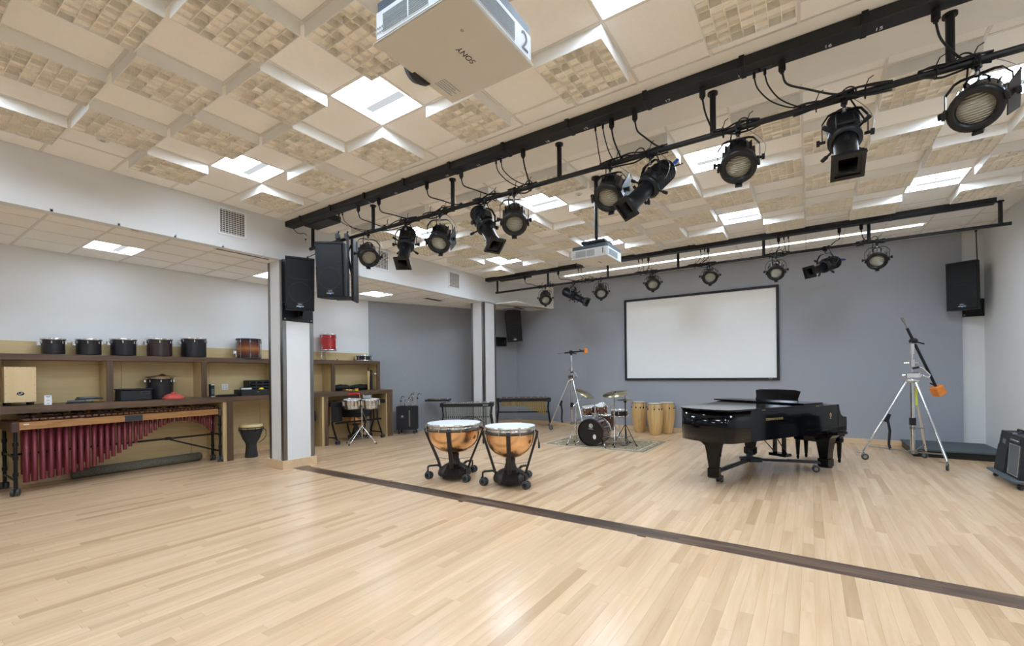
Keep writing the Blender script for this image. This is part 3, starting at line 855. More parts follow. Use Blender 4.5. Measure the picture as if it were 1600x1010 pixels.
MB().box(0.028, 0.032, -0.03, 0.03, 0.02, 0.03).build('slot', 'rubber', t)

# ------------------------------------------------------------------ large marimba with red resonators
def caster(parent, x, y, r=0.045, rz=0.0, twin=True, m='caster_grey', hub='black_metal', top=None):
    """caster assembly part with its wheels as sub-parts"""
    hz = top if top else 2 * r + 0.03
    c = MB().cyl((x, y, r * 1.4), (x, y, hz), 0.012, n=8).box(-0.012, 0.012, -r * 0.9, r * 0.5, r * 0.9, r * 2.05, 0.004, Matrix.Translation((x, y, 0)) @ Matrix.Rotation(rz, 4, 'Z')).build('caster', hub, parent)
    for s_ in ((-1, 1) if twin else (0,)):
        wv = 0.016 if twin else 0.013
        M = Matrix.Translation((x, y, r)) @ Matrix.Rotation(rz, 4, 'Z') @ Matrix.Translation((s_ * 0.026, -r * 0.35, 0)) @ Matrix.Rotation(PI / 2, 4, 'Y')
        MB().lathe([(r * 0.5, -wv), (r * 0.93, -wv), (r, -wv * 0.6), (r, wv * 0.6), (r * 0.93, wv), (r * 0.5, wv)], 20, M).build('wheel', m, c)
        MB().lathe([(r * 0.5, -wv - 0.002), (r * 0.5, wv + 0.002)], 14, M).build('hub_cap', hub, c)
    return c
TUBES = [(1.343, .152), (1.419, .153), (1.498, .162), (1.578, .166), (1.658, .176), (1.735, .181), (1.81, .191), (1.887, .203), (1.96, .222), (2.033, .244), (2.109, .279), (2.181, .312), (2.251, .349), (2.321, .387), (2.391, .429), (2.457, .469), (2.525, .513), (2.591, .559), (2.655, .602), (2.719, .646), (2.783, .685), (2.845, .725), (2.906, .753), (2.965, .778), (3.025, .794), (3.085, .798), (3.141, .799), (3.197, .793), (3.254, .787), (3.312, .772), (3.37, .749), (3.424, .73), (3.465, .699), (3.505, .667), (3.544, .629), (3.581, .59), (3.618, .562), (3.664, .515)]
mo = (-9.15, 2.45)
t = thing('marimba', 'large concert marimba with dark red resonator tubes under the worktop', 'marimba', (mo[0], mo[1], 0))
def mx(x): return x - mo[0]
def my(y): return y - mo[1]
def front_x(y): return -8.84 - 0.19 * (y - 1.3) / 2.4
def back_x(y): return -9.58 + 0.22 * (y - 1.3) / 2.4
def slab(p, q, hw, z0, z1):
    d = (Vector(q) - Vector(p)).normalized(); n = Vector((-d.y, d.x)) * hw
    return MB().prism([(p[0] + n.x, p[1] + n.y), (q[0] + n.x, q[1] + n.y), (q[0] - n.x, q[1] - n.y), (p[0] - n.x, p[1] - n.y)], z0, z1)
ya, yb = 1.27, 3.7
slab((mx(front_x(ya)), my(ya)), (mx(front_x(yb)), my(yb)), 0.014, 0.868, 0.968).build('front_rail', 'marimba_rail', t)
slab((mx(back_x(ya)), my(ya)), (mx(back_x(yb)), my(yb)), 0.014, 0.868, 0.968).build('back_rail', 'marimba_rail', t)
slab((mx(-9.2), my(ya)), (mx(-9.21), my(yb)), 0.012, 0.88, 0.965).build('middle_rail', 'marimba_rail', t)
MB().box(mx(back_x(ya)) - 0.02, mx(front_x(ya)) + 0.03, my(ya) - 0.075, my(ya), 0.84, 0.975, 0.008).build('end_block', 'brown_block', t)
MB().box(mx(back_x(yb)) - 0.02, mx(front_x(yb)) + 0.03, my(yb), my(yb) + 0.06, 0.84, 0.97, 0.008).build('end_block', 'brown_block', t)
MB().box(mx(front_x(1.36)) + 0.014, mx(front_x(1.36)) + 0.018, my(1.31), my(1.36), 0.93, 0.945).build('maker_badge', 'white_paint', t)
MB().box(mx(front_x(2.47)) + 0.013, mx(front_x(2.47)) + 0.022, my(2.35), my(2.59), 0.865, 0.962, 0.002).build('name_plaque', 'walnut_plaque', t)
for i, (y, zb) in enumerate(TUBES):
    r = 0.033 - 0.021 * i / 37
    x = front_x(y) - 0.06 - r * 0.3
    MB().lathe([(r, zb), (r, 0.9), (r - 0.003, 0.9), (r - 0.003, zb)], 16, Matrix.Translation((mx(x), my(y), 0)), cap=False).lathe([(0.0005, zb + 0.004), (r, zb + 0.004)], 16, Matrix.Translation((mx(x), my(y), 0)), cap=False).build('resonator', 'marimba_tube', t)
for i, (y, zb) in enumerate(TUBES[:-1]):
    if (i % 7) in (2, 6): continue
    r = 0.031 - 0.02 * i / 37; yy = (y + TUBES[i + 1][0]) / 2
    MB().lathe([(r, max(zb + 0.05, 0.2)), (r, 0.9)], 12, Matrix.Translation((mx(-9.32), my(yy), 0))).build('resonator', 'marimba_tube', t)
for i, (y, zb) in enumerate(TUBES):
    wv = 0.031 - 0.017 * i / 37
    x1 = front_x(y) + 0.01; x0 = -9.23
    MB().box(mx(x0), mx(x1), my(y) - wv, my(y) + wv, 0.985, 1.008, 0.004).build('tone_bar', 'rosewood', t)
    if i < 37 and (i % 7) not in (2, 6):
        yy = (y + TUBES[i + 1][0]) / 2
        MB().box(mx(back_x(yy)), mx(-9.17), my(yy) - wv, my(yy) + wv, 1.02, 1.043, 0.004).build('tone_bar', 'rosewood', t)
for yy in (1.235, 3.73):
    for xx in (front_x(yy), back_x(yy) + 0.02):
        leg = MB().cyl((mx(xx), my(yy), 0.1), (mx(xx), my(yy), 0.86), 0.02, n=12)
        for z_ in (0.28, 0.5, 0.68): leg.cyl((mx(xx), my(yy), z_ - 0.025), (mx(xx), my(yy), z_ + 0.025), 0.027, n=12)
        leg.build('leg', 'black_metal', t)
        caster(t, mx(xx), my(yy), 0.05, rz=R(70))
    for z_ in (0.2, 0.5):
        MB().cyl((mx(front_x(yy)), my(yy), z_), (mx(back_x(yy)), my(yy), z_), 0.015, n=10).build('end_stretcher', 'black_metal', t)
MB().cyl((mx(-9.25), my(1.25), 0.5), (mx(-9.22), my(3.73), 0.5), 0.016, n=10).cyl((mx(-9.235), my(2.98), 0.5), (mx(-9.235), my(3.06), 0.5), 0.026, n=10).build('long_stretcher', 'black_metal', t)
MB().cyl((mx(-9.235), my(3.05), 0.48), (mx(-9.2), my(3.73), 0.2), 0.014, n=10).build('brace', 'black_metal', t)

# rolled carpet behind the marimba
mat('carpet_roll', (112, 108, 92), 0.95, var=0.35, scale=60, bump=0.4, bscale=150)
t = thing('rolled_carpet', 'rolled grey-green carpet lying on the floor behind the marimba', 'carpet', (-9.52, 2.75, 0), R(90))
MB().lathe([(0.0005, -0.85), (0.075, -0.85), (0.078, 0.84), (0.0005, 0.85)], 18, Matrix.Translation((0, 0, 0.078)) @ Matrix.Rotation(PI / 2, 4, 'Y')).build('roll', 'carpet_roll', t)
sp = [(0.86, 0.012 * k ** 0.5 * math.cos(k * 0.55), 0.078 + 0.012 * k ** 0.5 * math.sin(k * 0.55)) for k in range(1, 36)]
MB().tube(sp, 0.003, 5).build('spiral_edge', 'black_plastic', t)

# djembe
mat('djembe_black', (46, 48, 50), 0.55, var=0.08)
t = thing('djembe', 'dark grey goblet drum standing under the worktop beside the near column', 'drum', (-9.03, 4.265, 0), 0.5)
MB().lathe([(0.105, 0.0), (0.11, 0.01), (0.098, 0.12), (0.088, 0.23), (0.1, 0.28), (0.145, 0.36), (0.178, 0.46), (0.188, 0.53), (0.186, 0.56)], 28).build('goblet_body', 'djembe_black', t)
MB().lathe([(0.188, 0.545), (0.192, 0.56), (0.19, 0.625), (0.17, 0.632), (0.0005, 0.634)], 28).build('skin_head', 'brass' if False else 'maple_ply', t)
MB().torus((0, 0, 0.575), 0.196, 0.007).torus((0, 0, 0.535), 0.198, 0.007).build('hoop', 'rubber', t)
for k in range(10):
    a = 2 * PI * k / 10
    MB().tube([(0.2 * math.cos(a), 0.2 * math.sin(a), 0.575), (0.203 * math.cos(a + .1), 0.203 * math.sin(a + .1), 0.515), (0.19 * math.cos(a), 0.19 * math.sin(a), 0.49)], 0.005, 6).build('rope_lug', 'rubber', t)
MB().tube(smooth_pts([(0.19, 0.06, 0.56), (0.235, 0.09, 0.5), (0.225, 0.09, 0.38), (0.16, 0.06, 0.3), (0.115, 0.04, 0.27)]), 0.006, 6).build('carry_strap', 'rubber', t)
# ================================================================== kettledrums
mat('copper', (240, 196, 150), 0.27, metal=1.0, var=0.12, scale=7, bump=0.05, bscale=14)
mat('timp_frame', (44, 36, 34), 0.5, var=0.12)
mat('timp_head', (222, 224, 226), 0.45, var=0.02)
def timpano(label, loc, Rr, zt, group):
    t = thing('kettledrum', label, 'drum', loc, YAW, group)
    zr = zt - 0.085                          # top of copper
    D = 0.375
    prof = []
    for k in range(13):
        u = 1 - k / 12
        prof.append((Rr * 0.95 * max(0.02, (1 - u ** 2.4)) ** 0.5, zr - D * u))
    MB().lathe(prof, 40, cap=False).build('copper_bowl', 'copper', t)
    MB().lathe([(Rr * 0.955, zr - 0.002), (Rr * 0.965, zr), (Rr * 0.965, zt - 0.03), (Rr * 0.95, zt - 0.03)], 40, cap=False).build('chrome_band', 'chrome', t)
    MB().lathe([(Rr * 0.965, zt - 0.032), (Rr + 0.008, zt - 0.03), (Rr + 0.012, zt - 0.012), (Rr + 0.004, zt - 0.002), (Rr * 0.97, zt - 0.002)], 40, cap=False).build('counter_hoop', 'chrome', t)
    MB().lathe([(0.0005, zt + 0.002), (Rr * 0.9, zt + 0.001), (Rr * 0.985, zt - 0.002)], 40, cap=False).build('drum_head', 'timp_head', t)
    for k in range(8):
        a = R(22.5 + 45 * k)
        c, s_ = math.cos(a), math.sin(a)
        x, y = (Rr + 0.014) * c, (Rr + 0.014) * s_
        MB().cyl((x, y, zt - 0.12), (x, y, zt - 0.006), 0.006, n=8).cyl((x - 0.02 * s_, y + 0.02 * c, zt - 0.002), (x + 0.02 * s_, y - 0.02 * c, zt - 0.002), 0.005, n=6).build('tension_rod', 'chrome', t)
    MB().torus((0, 0, zr - 0.01), Rr + 0.004, 0.011, n=40).build('suspension_ring', 'timp_frame', t)
    for a in (R(-92), R(0), R(180), R(90)):
        c, s_ = math.cos(a), math.sin(a)
        pts = [((Rr - 0.01) * c, (Rr - 0.01) * s_, zr + 0.012), ((Rr + 0.03) * c, (Rr + 0.03) * s_, zr - 0.01), ((Rr + 0.018) * c, (Rr + 0.018) * s_, zr - 0.06),
               (0.245 * c, 0.245 * s_, 0.26), (0.2 * c, 0.2 * s_, 0.12), (0.17 * c, 0.17 * s_, 0.08)]
        MB().bar(pts, 0.055, 0.03, (-s_, c, 0)).build('strut', 'timp_frame', t)
        MB().cyl((0.245 * c, 0.245 * s_, 0.3), (0.03 * c, 0.03 * s_, 0.27), 0.004, n=6).build('tuning_cable', 'steel', t)
    base = MB().lathe([(0.24, 0.05), (0.25, 0.08), (0.235, 0.13), (0.16, 0.19), (0.09, 0.22), (0.065, 0.3), (0.07, 0.36)], 24)
    base.build('base_casting', 'timp_frame', t)
    p = MB().add([(-0.08, -0.14, 0.22), (0.08, -0.14, 0.22), (0.12, -0.34, 0.11), (-0.12, -0.34, 0.11), (-0.08, -0.14, 0.185), (0.08, -0.14, 0.185), (0.12, -0.34, 0.075), (-0.12, -0.34, 0.075)],
                 [(3, 2, 1, 0), (4, 5, 6, 7), (0, 1, 5, 4), (1, 2, 6, 5), (2, 3, 7, 6), (3, 0, 4, 7)])
    p.build('pedal', 'black_metal', t)
    for (x, y) in ((-0.385, -0.07), (0.2, -0.3), (0.23, 0.33)):
        d = Vector((x, y, 0)).normalized()
        MB().bar([(d.x * 0.13, d.y * 0.13, 0.13), (x * 0.65, y * 0.65, 0.195), (x * 0.93, y * 0.93, 0.19), (x, y, 0.175)], 0.03, 0.026, (-d.y, d.x, 0)).build('outrigger', 'timp_frame', t)
        caster(t, x, y, 0.055, rz=R(60), top=0.18)
    g = MB().lathe([(0.001, -0.012), (0.045, -0.012), (0.05, 0), (0.045, 0.012), (0.001, 0.012)], 20, Matrix.Translation((Rr + 0.045, -0.1, zr - 0.18)) @ Matrix.Rotation(PI / 2, 4, 'Y'))
    g.cyl((Rr + 0.02, -0.1, zr - 0.02), (Rr + 0.045, -0.1, zr - 0.15), 0.006, n=6).build('tuning_gauge', 'black_metal', t)
    return t
timpano('larger copper kettledrum, the left one of the pair by the inlay', (-4.49, 4.985, 0), 0.402, 0.825, 'front pair of copper kettledrums')
timpano('smaller copper kettledrum, the right one of the pair by the inlay', (-3.545, 5.095, 0), 0.355, 0.82, 'front pair of copper kettledrums')

# ================================================================== grand piano
mat('piano_black', (8, 8, 10), 0.07, var=0.05, spec=0.28)
mat('gold_print', (214, 190, 132), 0.4, metal=0.6)
mat('truck_grey', (52, 54, 58), 0.5, metal=0.3)
PO, PRZ = (-0.19, 8.62, 0), R(-30)
t = thing('grand_piano', 'black lacquered grand piano on a wheeled truck', 'piano', PO, PRZ)
half = [(0.745, -0.22), (0.745, -2.2), (0.745, -2.42), (0.73, -2.53), (0.66, -2.61), (0.42, -2.68), (0.18, -2.69), (0.02, -2.64), (-0.08, -2.52), (-0.16, -2.3), (-0.24, -2.0), (-0.32, -1.7), (-0.45, -1.4), (-0.6, -1.15), (-0.71, -0.9), (-0.745, -0.65), (-0.745, -0.22)]
def resample(poly, n=5):
    out = smooth_pts([(x, y, 0) for x, y in poly[1:-1]], n)
    return [poly[0]] + [(p.x, p.y) for p in out] + [poly[-1]]
outl = resample(half)
case = MB().prism(outl, 0.63, 1.03)
case.sm = [len(f) == 4 and (Vector(case.v[f[0]]) - Vector(case.v[f[1]])).length < 0.12 for f in case.f]
case.build('case_rim', 'piano_black', t)
lidp = [(x * 1.015 + 0.004, y * 1.008 if y < -2.2 else y) for x, y in outl]
lidp[0] = (0.757, -0.62); lidp[-1] = (-0.757, -0.62)
lidp = [p for p in lidp if p[1] <= -0.62]
MB().prism(lidp, 1.034, 1.056).build('main_lid', 'piano_black', t)
MB().box(-0.755, 0.755, -1.08, -0.625, 1.058, 1.078, 0.004).build('front_lid', 'piano_black', t)
MB().box(-0.62, 0.62, -0.6, -0.26, 1.0, 1.03, 0.003).build('desk_shelf', 'piano_black', t)
# music desk, leaning back
M = Matrix.Translation((0.0, -0.56, 1.035)) @ Matrix.Rotation(R(-14), 4, 'X')
ds = MB().prism([(-0.36, 0), (0.36, 0), (0.345, 0.08), (0.37, 0.19), (0.3, 0.207), (0.0, 0.215), (-0.3, 0.207), (-0.37, 0.19), (-0.345, 0.08)], -0.008, 0.008, M @ Matrix.Rotation(PI / 2, 4, 'X'))
ds.build('music_desk', 'piano_black', t)
MB().box(-0.37, 0.37, -0.02, 0.05, -0.012, 0.008, 0.003, M).build('desk_ledge', 'piano_black', t)
# arms, key bed, fallboard
for sx in (-1, 1):
    prof = [(-0.24, 0.64), (-0.24, 1.03), (-0.2, 1.03), (-0.185, 0.96), (-0.15, 0.88), (-0.09, 0.845), (0.0, 0.835), (0.005, 0.73), (0.0, 0.64)]
    Mx = Matrix(((0, 0, 1, 0), (1, 0, 0, 0), (0, 1, 0, 0), (0, 0, 0, 1)))
    MB().prism(prof, -0.03, 0.03, Matrix.Translation((sx * 0.715, 0, 0)) @ Mx).build('arm', 'piano_black', t)
MB().box(-0.745, 0.745, -0.5, 0.0, 0.6, 0.7, 0.006).build('key_bed', 'piano_black', t)
MB().box(-0.685, 0.685, -0.02, 0.005, 0.7, 0.745, 0.003).build('key_slip', 'piano_black', t)
fb = MB().add([(-0.685, -0.03, 0.78), (0.685, -0.03, 0.78), (0.685, -0.24, 0.9), (-0.685, -0.24, 0.9), (-0.685, -0.03, 0.74), (0.685, -0.03, 0.74), (0.685, -0.24, 0.72), (-0.685, -0.24, 0.72)],
              [(0, 1, 2, 3), (7, 6, 5, 4), (4, 5, 1, 0), (5, 6, 2, 1), (6, 7, 3, 2), (7, 4, 0, 3)])
fb.build('fallboard', 'piano_black', t)
# side details on the straight side
MB().box(0.745, 0.749, -0.62, -0.25, 0.715, 0.722).box(0.745, 0.75, -1.0, -0.3, 0.69, 0.697).build('side_moulding', 'piano_black', t)
text_obj('side_lettering', 'STEINWAY & SONS', 0.042, 'gold_print', t, Matrix.Translation((0.7465, -1.72, 0.9)) @ Matrix.Rotation(PI / 2, 4, 'Z') @ Matrix.Rotation(PI / 2, 4, 'X'))
em = MB()
em.torus((0, 0, 0), 0.02, 0.0025, Matrix.Translation((0.7465, -0.42, 0.885)) @ Matrix.Rotation(PI / 2, 4, 'Y') @ Matrix.Diagonal((1.4, 1, 1, 1)))
em.box(0.7455, 0.7475, -0.424, -0.416, 0.83, 0.915)
em.box(0.7455, 0.7475, -0.44, -0.40, 0.83, 0.838)
em.build('gold_emblem', 'gold_print', t)
for y_ in (-0.75, -1.95):
    MB().box(0.744, 0.752, y_ - 0.035, y_ + 0.035, 1.026, 1.036).build('lid_hinge', 'brass', t)
def piano_leg(x, y, rz):
    M = Matrix.Translation((x, y, 0)) @ Matrix.Rotation(rz, 4, 'Z')
    prof = [(0.635, 0.24, 0.13), (0.6, 0.235, 0.13), (0.595, 0.2, 0.115), (0.575, 0.15, 0.1), (0.53, 0.105, 0.09), (0.46, 0.09, 0.082), (0.22, 0.06, 0.06), (0.215, 0.075, 0.075), (0.11, 0.075, 0.075), (0.09, 0.06, 0.06)]
    vs = []; fs = []
    for z_, a, b_ in prof: vs += [(-a, -b_, z_), (a, -b_, z_), (a, b_, z_), (-a, b_, z_)]
    for i in range(len(prof) - 1):
        for k in range(4):
            k2 = (k + 1) % 4
            fs.append((i * 4 + k2, i * 4 + k, i * 4 + 4 + k, i * 4 + 4 + k2))
    e = (len(prof) - 1) * 4
    fs += [(0, 1, 2, 3), (e + 3, e + 2, e + 1, e)]
    MB().add(vs, fs, False, M).build('leg', 'piano_black', t)
LEGS = ((0.24, -2.28, R(30)), (0.62, -0.33, R(0)), (-0.62, -0.33, R(0)))
for (x, y, rz) in LEGS: piano_leg(x, y, rz)
hub = Vector((-0.12, -1.02, 0.15))
MB().prism([(hub.x - 0.17, hub.y - 0.04), (hub.x - 0.05, hub.y - 0.17), (hub.x + 0.1, hub.y - 0.14), (hub.x + 0.19, hub.y + 0.02), (hub.x + 0.08, hub.y + 0.15), (hub.x - 0.1, hub.y + 0.15)], 0.13, 0.17).build('truck_hub', 'truck_grey', t)
for i, (x, y, rz) in enumerate(LEGS):
    d = Vector((x - hub.x, y - hub.y, 0)); n = d.normalized()
    MB().bar([(hub.x, hub.y, 0.15), (hub.x + d.x * 0.55, hub.y + d.y * 0.55, 0.15), (x, y, 0.15)], 0.07, 0.03, (-n.y, n.x, 0)).bar([(hub.x + d.x * 0.5, hub.y + d.y * 0.5, 0.165), (x - n.x * 0.08, y - n.y * 0.08, 0.165)], 0.05, 0.02, (-n.y, n.x, 0)).build('truck_arm', 'truck_grey', t)
    MB().lathe([(0.085, 0.085), (0.085, 0.1)], 16, Matrix.Translation((x, y, 0))).build('leg_cup', 'truck_grey', t)
    q = (x - n.x * 0.14 + (-n.y) * 0.02, y - n.y * 0.14 + n.x * 0.02)
    caster(t, q[0], q[1], 0.05, rz=R(25 + 100 * i), twin=True, m='caster_grey', hub='steel', top=0.14)
# pedal lyre
ly_ = MB()
for x in (-0.075, 0.075): ly_.box(x - 0.025, x + 0.025, -0.5, -0.45, 0.2, 0.68, 0.004)
ly_.box(-0.14, 0.14, -0.55, -0.38, 0.17, 0.215, 0.006).build('pedal_lyre', 'piano_black', t)
for sx in (-1, 1): MB().cyl((sx * 0.1, -0.45, 0.22), (sx * 0.16, -0.95, 0.68), 0.008, n=8).build('lyre_brace', 'piano_black', t)
for x in (-0.07, 0.0, 0.07): MB().box(x - 0.014, x + 0.014, -0.4, -0.27, 0.155, 0.168, 0.004).build('pedal', 'brass', t)
# bench
t = thing('piano_bench', 'black padded artist bench tucked behind the piano keyboard', 'bench', (0.1, 9.05, 0), PRZ)
MB().box(-0.34, 0.34, -0.18, 0.18, 0.43, 0.495, 0.022).build('padded_seat', 'piano_black', t)
MB().box(-0.32, 0.32, -0.16, 0.16, 0.34, 0.43, 0.006).build('frame', 'piano_black', t)
for x in (-0.27, 0.27):
    for y in (-0.12, 0.12):
        MB().lathe([(0.014, 0), (0.024, 0.03), (0.018, 0.06), (0.026, 0.075), (0.038, 0.3), (0.042, 0.345)], 8, Matrix.Translation((x, y, 0)), smooth=False).build('leg', 'piano_black', t)
for sx in (-1, 1):
    MB().lathe([(0.014, 0), (0.014, 0.03), (0.05, 0.034), (0.055, 0.045), (0.045, 0.06), (0.01, 0.064)], 18, Matrix.Translation((sx * 0.32, 0, 0.4)) @ Matrix.Rotation(sx * PI / 2, 4, 'Y')).build('height_knob', 'piano_black', t)

# ================================================================== wind-up boom stands
mat('orange_weight', (234, 138, 56), 0.5, var=0.08)
mat('yellow_tape', (214, 214, 70), 0.6)
def boom_stand(name, label, c, feet, ztop, boom, weight, tape, strap_leg):
    t = thing(name, label, 'stand', (c[0], c[1], 0))
    zc = 1.34
    MB().cyl((0, 0, 0.17), (0, 0, zc), 0.032, n=16).build('main_tube', 'chrome', t)
    MB().cyl((0, 0, 0.62), (0, 0, 0.74), 0.045, n=16).build('sliding_collar', 'rubber', t)
    MB().cyl((0, 0, 0.55), (0, 0, 0.6), 0.042, n=14).cyl((0.03, 0.0, 0.575), (0.15, 0.03, 0.575), 0.01, n=8).build('lower_clamp', 'steel', t)
    MB().cyl((0, 0, 0.15), (0, 0, 0.2), 0.06, n=14).build('foot_ring', 'steel', t)
    MB().lathe([(0.045, zc - 0.02), (0.1, zc), (0.1, zc + 0.03), (0.05, zc + 0.05)], 14).build('leg_collar', 'chrome', t)
    for i, f in enumerate(feet):
        fx, fy = f[0] - c[0], f[1] - c[1]
        d = Vector((fx, fy, 0)).normalized()
        lg = MB().cyl((d.x * 0.07, d.y * 0.07, zc), (fx, fy, 0.14), 0.019, n=12).build('leg', 'chrome', t)
        MB().cyl((0, 0, 0.175), (fx * 0.9, fy * 0.9, 0.24), 0.011, n=8).build('leg_brace', 'steel', t)
        caster(t, fx, fy, 0.055, rz=R(100 + 60 * i), twin=False, m='caster_grey', hub='steel', top=0.17)
        MB().bar([(fx - 0.02, fy, 0.12), (fx - 0.1, fy - 0.02, 0.13)], 0.03, 0.006, (0, 1, 0)).build('brake_pedal', 'steel', t)
        if i == strap_leg:
            px, py, pz = fx * 0.5, fy * 0.5, zc - (zc - 0.14) * 0.52
            MB().cyl((px * 0.93, py * 0.93, pz + 0.08), (px * 1.05, py * 1.05, pz - 0.06), 0.03, n=10).build('strap_clamp', 'rubber', t)
            MB().bar([(px, py, pz), (px + 0.03, py, pz - 0.2), (px + 0.015, py, pz - 0.42), (px + 0.035, py, pz - 0.52)], 0.045, 0.004, (cs, sn, 0)).build('hanging_strap', 'rubber', t)
    if tape: MB().cyl((0.05, -0.02, 0.95), (0.05, -0.02, 1.25), 0.013, n=8).build('yellow_strip', 'yellow_tape', t)
    # winch stage
    MB().box(-0.085, 0.1, -0.05, 0.05, zc + 0.05, zc + 0.15, 0.015).cyl((-0.13, 0, zc + 0.1), (0.14, 0, zc + 0.1), 0.022, n=12).build('winch_body', 'chrome', t)
    MB().tube([(0.12, -0.05, zc + 0.1), (0.2, -0.06, zc + 0.06), (0.21, -0.06, zc + 0.1), (0.12, -0.06, zc + 0.22), (0.06, -0.06, zc + 0.235)], 0.014, 8).build('crank', 'chrome', t)
    MB().cyl((0.08, -0.06, zc + 0.235), (0.0, -0.06, zc + 0.215), 0.017, n=8).build('crank_grip', 'rubber', t)
    MB().cyl((0, 0, zc + 0.15), (0, 0, ztop), 0.018, n=12).cyl((0, 0, zc + 0.24), (0, 0, zc + 0.36), 0.04, n=12).cyl((-0.1, 0, zc + 0.3), (0.08, 0, zc + 0.3), 0.018, n=10).cyl((0, 0, ztop - 0.2), (0, 0, ztop - 0.03), 0.036, n=12).build('upper_stage', 'chrome', t)
    MB().lathe([(0.075, ztop - 0.03), (0.075, ztop - 0.02)], 14).build('top_plate', 'steel', t)
    # boom
    a, b_ = Vector(boom[0]), Vector(boom[1])
    u = (b_ - a).normalized()
    MB().cyl(a, b_, 0.02, n=12).build('boom_arm', 'rubber', t)
    piv = a + u * ((Vector((0, 0, ztop)) - a).dot(u))
    MB().sphere(piv, 0.06, 14, (1, 1, 0.9)).cyl((0, 0, ztop - 0.03), piv, 0.025, n=10).cyl(piv, piv + Vector((0.14, 0.05, -0.05)), 0.012, n=8).build('boom_pivot', 'rubber', t)
    MB().cyl(a - u * 0.12, a, 0.009, n=8).cyl(a - u * 0.12, a - u * 0.2, 0.018, n=10).build('boom_spigot', 'steel', t)
    Mw = Matrix.Translation(b_ + u * 0.03) @ frame_to(u)
    MB().box(-0.07, 0.07, -0.07, 0.07, -0.08 * weight, 0.08 * weight, 0.01, Mw).build('counterweight', 'orange_weight', t)
    MB().cyl(b_ - u * 0.06, b_ - u * 0.05 + Vector((-0.09 * cs, -0.09 * sn, 0.05)), 0.012, n=8).build('weight_knob', 'rubber', t)
    return t
boom_stand('boom_stand', 'tall chrome wheeled stand with a slanting black boom, right of the piano', (1.41, 9.6), ((0.754, 9.5), (1.72, 9.05), (1.66, 10.15)), 1.99,
           ((-0.06, -0.03, 2.22), (0.345, 0.225, 1.21)), 1.0, True, 0)
boom_stand('boom_stand', 'tall chrome wheeled stand with a level black boom, behind the drum kit', (-5.44, 10.77), ((-5.95, 10.47), (-4.95, 10.46), (-5.42, 11.3)), 2.05,
           ((-0.16, -0.09, 2.09), (0.3, 0.2, 2.14)), 0.55, False, 0)

# ================================================================== drum kit on a rug
m = bpy.data.materials.new('persian_rug'); m.use_nodes = True
N = m.node_tree.nodes; L = m.node_tree.links; b = N['Principled BSDF']; b.inputs['Roughness'].default_value = 0.95
tc = N.new('ShaderNodeTexCoord')
vo = N.new('ShaderNodeTexVoronoi'); vo.inputs['Scale'].default_value = 9; L.new(tc.outputs['Object'], vo.inputs['Vector'])
no = N.new('ShaderNodeTexNoise'); no.inputs['Scale'].default_value = 24; no.inputs['Detail'].default_value = 4; L.new(tc.outputs['Object'], no.inputs['Vector'])
ad = N.new('ShaderNodeMath'); ad.operation = 'MULTIPLY_ADD'; L.new(vo.outputs['Distance'], ad.inputs[0]); ad.inputs[1].default_value = 0.55; L.new(no.outputs['Fac'], ad.inputs[2])
rp = N.new('ShaderNodeValToRGB'); rp.color_ramp.interpolation = 'CONSTANT'
e = rp.color_ramp.elements; e[0].color = _lin((96, 84, 66)); e[1].position = 0.56; e[1].color = _lin((176, 160, 128))
for ps, c in ((0.66, (116, 74, 62)), (0.72, (150, 142, 112)), (0.82, (74, 72, 66)), (0.9, (186, 172, 142))): e.new(ps).color = _lin(c)
L.new(ad.outputs[0], rp.inputs[0]); L.new(rp.outputs[0], b.inputs['Base Color'])
MATS['persian_rug'] = m
mat('rug_cream', (198, 186, 158), 0.95, var=0.1, scale=40)
mat('rug_brown', (112, 84, 70), 0.95, var=0.15, scale=40)
t = thing('rug', 'patterned oriental rug under the drum kit', 'rug', (-3.77, 9.12, 0), R(-1))
MB().box(-0.92, 0.92, -0.62, 0.62, 0, 0.008).build('field', 'persian_rug', t)
def rug_ring(a, b_, wv, name, m):
    r_ = MB()
    for (x0, x1, y0, y1) in ((-a, a, -b_, -b_ + wv), (-a, a, b_ - wv, b_), (-a, -a + wv, -b_ + wv, b_ - wv), (a - wv, a, -b_ + wv, b_ - wv)): r_.box(x0, x1, y0, y1, 0, 0.008)
    r_.build(name, m, t)
rug_ring(0.95, 0.65, 0.03, 'inner_border', 'rug_cream'); rug_ring(1.06, 0.76, 0.11, 'main_border', 'persian_rug'); rug_ring(1.09, 0.79, 0.03, 'guard_stripe', 'rug_brown'); rug_ring(1.12, 0.82, 0.03, 'edge_binding', 'rug_cream')
RZ = 0.008
# bass drum with two mounted toms
mat('kit_brown', (74, 34, 22), 0.2, var=0.18, scale=5, stretch=(1, 1, 8), coat=0.7)
mat('kit_black_head', (14, 14, 16), 0.25, var=0.05)
t = thing('bass_drum', 'brown bass drum with black front head and two mounted toms', 'drum', (-3.87, 8.72, RZ), 0.0)
Mb = Matrix.Translation((0, 0.24, 0.29)) @ Matrix.Rotation(PI / 2, 4, 'X')       # drum axis along -Y
def place(mb, name, m, par, M, **k):
    o = mb.build(name, m, par, **k); o.matrix_local = M; return o
place(MB().lathe([(0.272, 0.02), (0.272, 0.44)], 36, cap=False), 'shell', 'kit_brown', t, Mb)
for z_ in (0.0, 0.435): place(MB().lathe([(0.272, z_), (0.286, z_), (0.286, z_ + 0.04), (0.272, z_ + 0.04)], 36, cap=False), 'wood_hoop', 'kit_black_head' if z_ > 0.1 else 'chrome', t, Mb)
hd = place(MB().lathe([(0.0005, 0.455), (0.275, 0.455)], 36, cap=False), 'front_head', 'kit_black_head', t, Mb)
